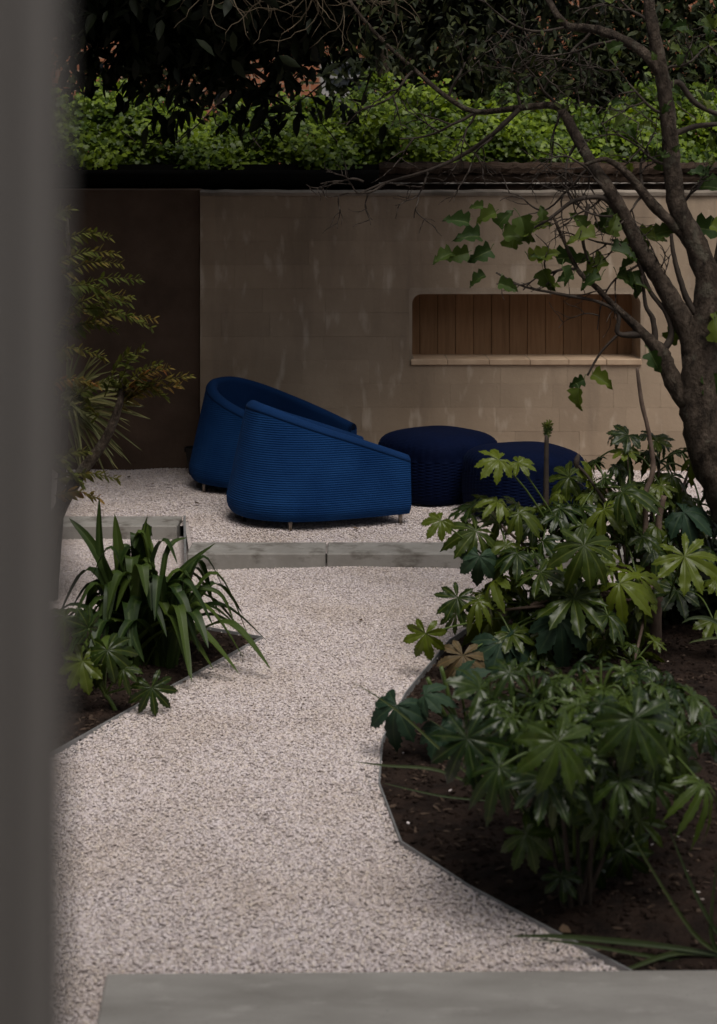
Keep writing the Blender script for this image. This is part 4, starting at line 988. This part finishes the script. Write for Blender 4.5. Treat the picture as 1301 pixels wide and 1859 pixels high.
# ------------------------------------------------------------------ foliage clouds
IVY = (np.array([(0, 0, 0), (.30, -.10, .02), (.55, .25, -.05), (.26, .42, .02), (.32, .72, -.03), (0, 1.0, -.10), (-.32, .72, -.03), (-.26, .42, .02), (-.55, .25, -.05), (-.30, -.10, .02), (0, .4, .04)]),
       [(10, i, i + 1) for i in range(0, 9)] + [(10, 9, 0)])
LANCE = (np.array([(0, 0, 0), (.17, .30, .05), (.16, .65, .03), (0, 1, -.10), (-.16, .65, .03), (-.17, .30, .05), (0, .5, -.03)]), [(6, 0, 1), (6, 1, 2), (6, 2, 3), (6, 3, 4), (6, 4, 5), (6, 5, 0)])
GAPS = ((196, 80, 26, 34), (462, 128, 24, 28), (628, 146, 22, 12))
def thin(pos, dirs, nrm):
    px = CX + pos[:, 0] / pos[:, 1] * F; py = YH - (pos[:, 2] - H) / pos[:, 1] * F; k = np.ones(len(pos), bool)
    for x, y, a, b in GAPS: k &= ~((((px - x) / a) ** 2 + ((py - y) / b) ** 2 < 1) & (rng.random(len(pos)) < .93))
    return pos[k], dirs[k], nrm[k]
def cloud(name, pos, dirs, nrm, size, tmpl, mat, parent, org, rn_=None, stuff=False):
    tv, tf = tmpl; n = len(pos); pos = np.asarray(pos) - np.array(org)
    y = dirs / np.linalg.norm(dirs, axis=1)[:, None]; z = nrm - y * (nrm * y).sum(1)[:, None]; z /= np.linalg.norm(z, axis=1)[:, None] + 1e-9; x = np.cross(y, z)
    s = np.asarray(size)[:, None, None]
    V = pos[:, None, :] + s * (tv[None, :, 0:1] * x[:, None, :] + tv[None, :, 1:2] * y[:, None, :] + tv[None, :, 2:3] * z[:, None, :])
    k = len(tv); Fa = (np.array(tf)[None] + (np.arange(n) * k)[:, None, None]).reshape(-1, 3)
    m = bpy.data.meshes.new(name); m.vertices.add(n * k); m.vertices.foreach_set('co', V.reshape(-1).astype(np.float32))
    m.loops.add(Fa.size); m.loops.foreach_set('vertex_index', Fa.ravel().astype(np.int32)); m.polygons.add(len(Fa)); m.polygons.foreach_set('loop_start', np.arange(0, Fa.size, 3, dtype=np.int32))
    a = m.attributes.new('rnd', 'FLOAT', 'POINT'); a.data.foreach_set('value', np.repeat(rng.random(n) if rn_ is None else rn_, k).astype(np.float32))
    m.materials.append(mat); m.update(calc_edges=True); m.validate()
    o = link(name, m, parent)
    if stuff: o['kind'] = 'stuff'
    return o
n = 1500; px = rng.uniform(640, 1330, n); py = rng.uniform(-60, 190, n) - 60 * (px < 900); dd = D8 + rng.uniform(.1, .9, n)
pos = np.column_stack([(px - CX) * dd / F, dd, H - (py - YH) * dd / F])
cloud('foliage', pos, rng.normal(0, .8, (n, 3)) + np.array([0, -.2, -.4]), rng.normal(0, .5, (n, 3)) + np.array([0, -.4, .7]), rng.uniform(.022, .050, n), LANCE, M['bgleaf'], tr, o8, None, True)
for x, y, an, L_, d in ((700, 332, 200, 110, .6), (777, 310, 250, 90, .5), (660, 330, 180, 80, .6), (1075, 300, 255, 110, .1), (1106, 345, 215, 110, 0), (1168, 352, 250, 110, 0), (900, 240, 250, 110, .4), (1015, 200, 280, 120, .3), (864, 203, 260, 110, .5), (1130, 390, 200, 140, 0), (1160, 480, 200, 150, 0)):
    fine(x, y, an, L_, 2.4, d)
# ivy bank on top of the wall
io = Vector((0.3, 9.4, 1.6)); iv = empty('ivy_hedge', io); tag(iv, 'bright green ivy bank along the top of the back wall', 'hedge')
n = 26000; x = rng.uniform(-2.4, 3.2, n); u = rng.random(n)
top = 2.20 + .07 * np.sin(x * 3.1 + 1) + .05 * np.sin(x * 7.7) + .04 * np.sin(x * 15.1) + .05 * rng.standard_normal(n) * (u > .8)
z = 1.77 + (top - 1.77) * u ** .85; y = 9.24 + .46 * (u ** 1.6) + .06 * np.sin(x * 9 + z * 14) + rng.uniform(-.05, .10, n)
d_ = np.column_stack([rng.normal(0, .6, n), rng.normal(-.45, .4, n), rng.normal(-.55, .45, n)]); nr = np.column_stack([rng.normal(0, .45, n), rng.normal(-.75, .35, n), rng.normal(.75, .4, n)])
cl = rng.random(n) * .65 + .35 * (np.sin(x * 6.3 + 2) * np.sin(z * 13) * .5 + .5)
cloud('foliage', np.column_stack([x, y, z]), d_, nr, rng.uniform(.022, .050, n), IVY, M['ivy'], iv, io, cl, True)
mb = MB()
for k in range(26):
    q = [(rnd(-2.3, 3), 9.35, 1.6)]
    for i in range(5): q.append((q[-1][0] + rnd(-.2, .2), 9.25 + rnd(-.05, .3), 1.72 + i * .11))
    mb.add(*tube([Vector(a) - io for a in q], np.linspace(.008, .003, 6), 5))
tag(mb.build('stems', M['twig'], iv, True), kind='stuff')
v, f = box(-3.4, 3.6, 9.43, 9.95, -.3, 1.68, .03); tag(mk('earth_bank', v, f, M['soil']), 'raised earth bank behind the dark wall', 'bank', kind='structure')

# evergreen overhanging from the left
eo = Vector((-2.7, 8.35, -.3)); ev = empty('evergreen_tree', eo); tag(ev, 'dark large-leaved evergreen hanging over the wall on the upper left', 'tree')
def wpath(pts, r0, r1, mat='twig', name='limb', n=8):
    a = smooth_path([Vector(p) - eo for p in pts], 5); mk(name, *tube(a, np.linspace(r0, r1, len(a)), n, .12), M[mat], ev, True)
wpath([(-2.7, 8.35, -.3), (-2.66, 8.33, 1.2), (-2.5, 8.2, 2.6), (-2.3, 8.0, 4.3)], .13, .07, 'bark', 'trunk', 12)
limbs = [[(-2.55, 8.25, 2.3), (-1.9, 8.2, 2.62), (-1.1, 8.2, 2.6), (-.45, 8.1, 2.2)], [(-2.55, 8.25, 2.4), (-2.0, 8.0, 2.8), (-1.4, 8.1, 2.7), (-.95, 8.2, 2.3)], [(-2.42, 8.1, 3.2), (-1.5, 8.2, 3.3), (-.4, 8.2, 3.1), (.5, 8.2, 2.7)], [(-2.42, 8.1, 3.3), (-1.8, 7.7, 3.4), (-1.0, 7.5, 3.3)], [(-2.36, 8.05, 3.8), (-1.3, 7.8, 3.9), (-.1, 7.6, 3.7)], [(-2.6, 8.3, 2.5), (-2.4, 7.8, 2.7), (-2.0, 7.4, 2.6)]]
for l in limbs: wpath(l, .04, .012)
cc = []
def cl_region(nc, fx, spread, nl):
    for _ in range(nc):
        c = fx(); cc.append((c, spread, nl))
def r_low():
    px = rnd(150, 600); low = np.interp(px, [150, 200, 290, 330, 380, 430, 500, 540, 600], [110, 130, 165, 150, 130, 170, 175, 120, 70])
    return P(px, rnd(-80, low - 15), rnd(7.7, 8.7))
cl_region(150, r_low, .10, 26)
cl_region(760, lambda: (lambda u: Vector((-3.4 + 4.4 * u, rnd(6.5 + 1.0 * u, 8.38), rnd(2.76, 3.35 - .15 * u))))(random.random() ** 1.15), .19, 44)
cl_region(30, lambda: P(rnd(580, 780), rnd(-120, 30), rnd(8.0, 8.7)), .12, 22)
for px, py in ((300, 205), (320, 215), (305, 225), (355, 195), (440, 205), (470, 215), (490, 220), (455, 180), (520, 200), (640, 190), (650, 215), (560, 190)): cc.append((P(px, py, 8.1), .045, 9))
pos = []; dr = []; nm = []
for c, s, k in cc:
    ax = Vector((rnd(-.6, .6), rnd(-.8, .3), rnd(-.7, .3)))
    q = rng.normal(0, s, (k, 3)); pos.append(np.array(c) + q); dr.append(np.array(ax) + rng.normal(0, .6, (k, 3)) + np.array([0, 0, -.35])); nm.append(rng.normal(0, .5, (k, 3)) + np.array([0, -.4, .8]))
pos, dr, nm = thin(*map(np.concatenate, (pos, dr, nm))); cloud('foliage', pos, dr, nm, rng.uniform(.07, .135, len(pos)), LANCE, M['evergreen'], ev, eo, None, True)
mb = MB()
for c, s, k in cc[::2]:
    e = c + Vector((rnd(-.2, .2), rnd(0, .3), rnd(.15, .4))); mb.add(*tube([Vector(c) - eo, (Vector(c) + e) / 2 - eo + Vector((rnd(-.03, .03), 0, 0)), e - eo], [.002, .004, .006], 5))
tag(mb.build('twigs', M['twig'], ev, True), kind='stuff')

# unseen tall hedge, added to block sky light from the left
lho = Vector((-2.35, 6.8, -.3)); lh = empty('sky_blocking_hedge', lho); tag(lh, 'tall dark hedge added out of view on the left to shade the wall', 'hedge')
n = 16000; ps = np.column_stack([rng.uniform(-.32, .32, n), rng.uniform(-2.6, 2.2, n), .1 + 3.3 * rng.random(n)]); ps[:, 0] = np.sign(ps[:, 0]) * (.33 - .12 * rng.random(n) ** 2) + .03 * np.sin(ps[:, 1] * 5 + ps[:, 2] * 4)
cloud('foliage', ps + np.array(lho), rng.normal(0, .7, (n, 3)) + np.array([0, 0, .2]), rng.normal(0, .5, (n, 3)) + np.sign(ps[:, :1]) * np.array([[1, 0, 0]]) + np.array([0, 0, .4]), rng.uniform(.07, .13, n), LANCE, M['evergreen'], lh, lho, None, True)
for k in range(7):
    yy = -2.4 + k * .75; mk('trunk', *tube([(rnd(-.05, .05), yy, 0), (rnd(-.08, .08), yy + rnd(-.1, .1), 1.6), (rnd(-.1, .1), yy + rnd(-.15, .15), 3.2)], [.04, .03, .015], 7, .1), M['bark'], lh, True)
v, f = box(-.14, .14, -2.5, 2.1, .25, 3.2, .08); tag(mk('inner_growth', v, f, M['twig'], lh), kind='stuff')

# pale tangled twigs at the top
po = Vector((.15, 9.9, -.3)); tw_ = empty('tangled_twig_tree', po); tag(tw_, 'leafless tree with pale tangled hanging twigs at the top centre', 'tree')
a = smooth_path([Vector(q) - po for q in ((.15, 9.9, -.3), (.2, 9.85, 1.6), (.1, 9.5, 2.8), (-.1, 8.6, 3.3), (-.2, 7.1, 3.1))], 5); mk('trunk', *tube(a, np.linspace(.06, .02, len(a)), 9, .15), M['bark'], tw_, True)
mb = MB()
for k in range(62):
    x, y = rnd(350, 760), rnd(-90, 0); d = rnd(6.8, 7.2); an = rnd(-150, -30); q = []
    for i in range(rnd(5, 11).__int__()):
        q.append(P(x, y, d) - po); st = rnd(12, 22); an += rnd(-38, 38); an = max(-185, min(5, an)); x += st * math.cos(R(an)); y -= st * math.sin(R(an)); d += rnd(-.03, .03)
    mb.add(*tube(q, np.linspace(.0034, .0013, len(q)), 5))
    up_ = q[0] + Vector((rnd(-.2, .2), rnd(-.05, .1), .45)); mb.add(*tube([up_, (up_ + q[0]) / 2 + Vector((rnd(-.05, .05), 0, 0)), q[0]], [.007, .006, .0052], 5))
tag(mb.build('twigs', M['tantwig'], tw_, True), kind='stuff')
for k in range(8):
    xx = -.6 + k * .17; a = smooth_path([(xx - .1 - po.x, 7.1 - po.y + rnd(-.1, .1), 3.05 - po.z), (xx - po.x, 7.05 - po.y, 2.85 - po.z), (xx + rnd(-.2, .2) - po.x, 7.0 - po.y, 2.66 - po.z)], 4); mk('branch', *tube(a, np.linspace(.016, .006, len(a)), 6, .1), M['bark'], tw_, True)

# dark trees and shrubs behind the ivy
def back_tree(x, y, hgt, rx, ry, z0, nclump, label, seed, dens=55, ls=(.07, .14), mat='bgleaf', tilt=0):
    org = Vector((x, y, -.3)); e = empty('background_tree', org); tag(e, label, 'tree', 'dark trees behind the ivy'); r = np.random.default_rng(seed)
    a = smooth_path([(0, 0, 0), (.05 + tilt * .3, 0, hgt * .3), (tilt, .05, hgt * .75)], 5); mk('trunk', *tube(a, np.linspace(.11, .04, len(a)), 9, .12), M['bark'], e, True)
    ps = []; mb = MB()
    for _ in range(nclump):
        th = r.uniform(0, 6.28); rr = math.sqrt(r.random()); zc = z0 + (hgt - z0) * r.random() ** .9; k = math.sin(math.pi * min(.97, .25 + .7 * (zc - z0) / (hgt - z0))) ** .5
        c = np.array([rx * rr * k * math.cos(th) + tilt * zc / hgt, ry * rr * k * math.sin(th), zc]); ps.append(c + r.normal(0, .15, (dens, 3)))
        if _ % 3 == 0: mb.add(*tube([Vector((tilt * zc / hgt, 0, max(.5, zc - .4))), Vector(c) * .6 + Vector((0, 0, zc * .4 - .1)), Vector(c)], [.02, .012, .004], 5))
    ps = np.concatenate(ps) + np.array(org); ps = thin(ps, ps, ps)[0] - np.array(org); n = len(ps); tag(mb.build('limbs', M['twig'], e, True), kind='stuff')
    cloud('crown', ps + np.array(org), r.normal(0, 1, (n, 3)) + np.array([0, -.3, -.4]), r.normal(0, .6, (n, 3)) + np.array([0, -.3, .8]), r.uniform(*ls, n), LANCE, M[mat], e, org, r.random(n), True)
back_tree(-2.9, 12.2, 4.6, 1.2, .8, .4, 130, 'dark tree behind the ivy at the far left', 1)
back_tree(-1.15, 12.9, 4.8, .62, .8, .3, 130, 'dark tree behind the ivy, between the brick glimpses', 2)
back_tree(.45, 12.4, 4.6, .85, .8, .3, 170, 'dark brownish tree behind the ivy near the top centre', 3)
back_tree(1.75, 12.0, 4.6, .95, .8, .3, 170, 'dark tree behind the ivy behind the forked branches', 4)
back_tree(3.2, 11.8, 4.6, .95, .8, .3, 150, 'dark tree behind the ivy at the far right', 5)
back_tree(-2.1, 14.4, 5.0, .75, .8, .3, 110, 'furthest dark tree left of the brick wall glimpse', 6)
back_tree(1.5, 14.6, 5.4, 1.5, .8, .3, 210, 'tall dark tree at the very back right of centre', 7)
back_tree(3.8, 14.2, 5.4, 1.2, .8, .3, 130, 'tall dark tree at the very back on the right', 8)

gc = Vector((1.55, 6.0, -.03)); gv = empty('dark_filler_shrub', gc); tag(gv, 'low near-black leafy mass added to fill the dark gap behind the pale brown stem at right', 'shrub')  # made-up near-black foliage, stands in for the dark void behind the stem
n = 5200; ps = np.column_stack([rng.uniform(-.42, .75, n), rng.uniform(-.28, .30, n), rng.random(n) ** .8 * .27]); ps[:, 2] *= np.clip(1.1 - (np.abs(ps[:, 0] - .15) / .62) ** 3, .2, 1)
cloud('foliage', ps + np.array(gc), rng.normal(0, .7, (n, 3)) + np.array([0, -.3, -.1]), rng.normal(0, .4, (n, 3)) + np.array([0, -.3, .8]), rng.uniform(.05, .10, n), LANCE, M['evergreen'], gv, gc, None, True)
mb = MB()
for k in range(14): mb.add(*tube([(rnd(-.3, .6), rnd(-.1, .2), 0), (rnd(-.35, .65), rnd(-.2, .2), .12), (rnd(-.4, .7), rnd(-.2, .2), .22)], [.006, .005, .003], 5))
tag(mb.build('stems', M['twig'], gv, True), kind='stuff')

# brick house behind everything
ho = Vector((-1.0, 18.0, -.3)); hs_ = empty('brick_house', ho); tag(hs_, 'orange brick house glimpsed through gaps in the dark trees', 'house')
wx, wz0, wz1 = P(628, 0, 18).x + 1.0, P(0, 175, 18).z + .3, P(0, 105, 18).z + .3
mb = MB()
for q in (box(-4, wx - .3, 0, .3, 0, 6.5), box(wx + .3, 6, 0, .3, 0, 6.5), box(wx - .3, wx + .3, 0, .3, 0, wz0), box(wx - .3, wx + .3, 0, .3, wz1, 6.5)): mb.add(*q)
mb.build('wall', M['brick'], hs_)
wn = empty('window', (wx, 0, wz0), 0, hs_)
for q in (box(-.3, -.24, .02, .12, 0, wz1 - wz0), box(.24, .3, .02, .12, 0, wz1 - wz0), box(-.24, .24, .02, .12, 0, .06), box(-.24, .24, .02, .12, wz1 - wz0 - .06, wz1 - wz0), box(-.24, .24, .04, .1, .21, .25)): mk('frame', *q, M['whitepaint'], wn)
mk('pane', *box(-.24, .24, .06, .07, .06, wz1 - wz0 - .06), M['glass'], wn); mk('sill', *box(-.36, .36, -.08, .1, -.06, -.002), M['whitepaint'], wn)
v = [(-4.3, -.4, 6.5), (6.3, -.4, 6.5), (6.3, 3, 8.6), (-4.3, 3, 8.6), (-4.3, -.4, 6.4), (6.3, -.4, 6.4), (6.3, 3, 8.5), (-4.3, 3, 8.5)]
mk('roof', v, [(0, 1, 2, 3), (7, 6, 5, 4), (0, 4, 5, 1), (1, 5, 6, 2), (2, 6, 7, 3), (3, 7, 4, 0)], M['oldwood'], hs_)

# ------------------------------------------------------------------ litter
def dead_leaf_mesh(seed):
    r = random.Random(seed); V = [(0, 0, .2), (.3, .25, .1), (.34, .6, .02), (0, 1.05, .12), (-.3, .62, .0), (-.32, .25, .15), (0, .5, -.02)]
    return mesh('fallen_leaf', [(a + r.uniform(-.06, .06), b, c + r.uniform(0, .12)) for a, b, c in V], [(6, 0, 1), (6, 1, 2), (6, 2, 3), (6, 3, 4), (6, 4, 5), (6, 5, 0)], M['litter'], True)
DL = [dead_leaf_mesh(i) for i in range(4)]
LIT = [(353, 916, T, 'dark fallen leaf on terrace gravel by the far armchair leg', .035), (270, 882, T, 'dark fallen leaf on the left terrace gravel near the dark wall', .035), (300, 884, T, 'dark fallen leaf left of the far armchair', .035), (235, 868, T, 'dark fallen leaf close to the dark wall base', .03),
       (640, 962, T, 'yellowish fallen leaf beneath the near armchair', .035), (655, 1128, 0, 'tiny dark leaf scrap on the path gravel', .02), (862, 1500, -.02, 'tan fallen leaf on the right bed soil', .03), (716, 1443, -.02, 'pale fallen scrap just inside the right bed edging', .02), (155, 1288, -.01, 'orange fallen leaf on the left bed soil', .02), (1020, 1690, -.01, 'pale twig-like leaf on the soil near the slab', .035)]
for i, (px, py, z, lab, s) in enumerate(LIT):
    g_ = G(px, py, z); o = link('fallen_leaf', DL[i % 4], loc=(g_.x, g_.y, z + .006)); o.scale = (s, s, s); o.rotation_euler = (0, 0, rnd(0, 6)); tag(o, lab, 'leaf', 'fallen leaves')
print('blocks', nb, 'twigs', tw[0], 'objects', len(bpy.data.objects))
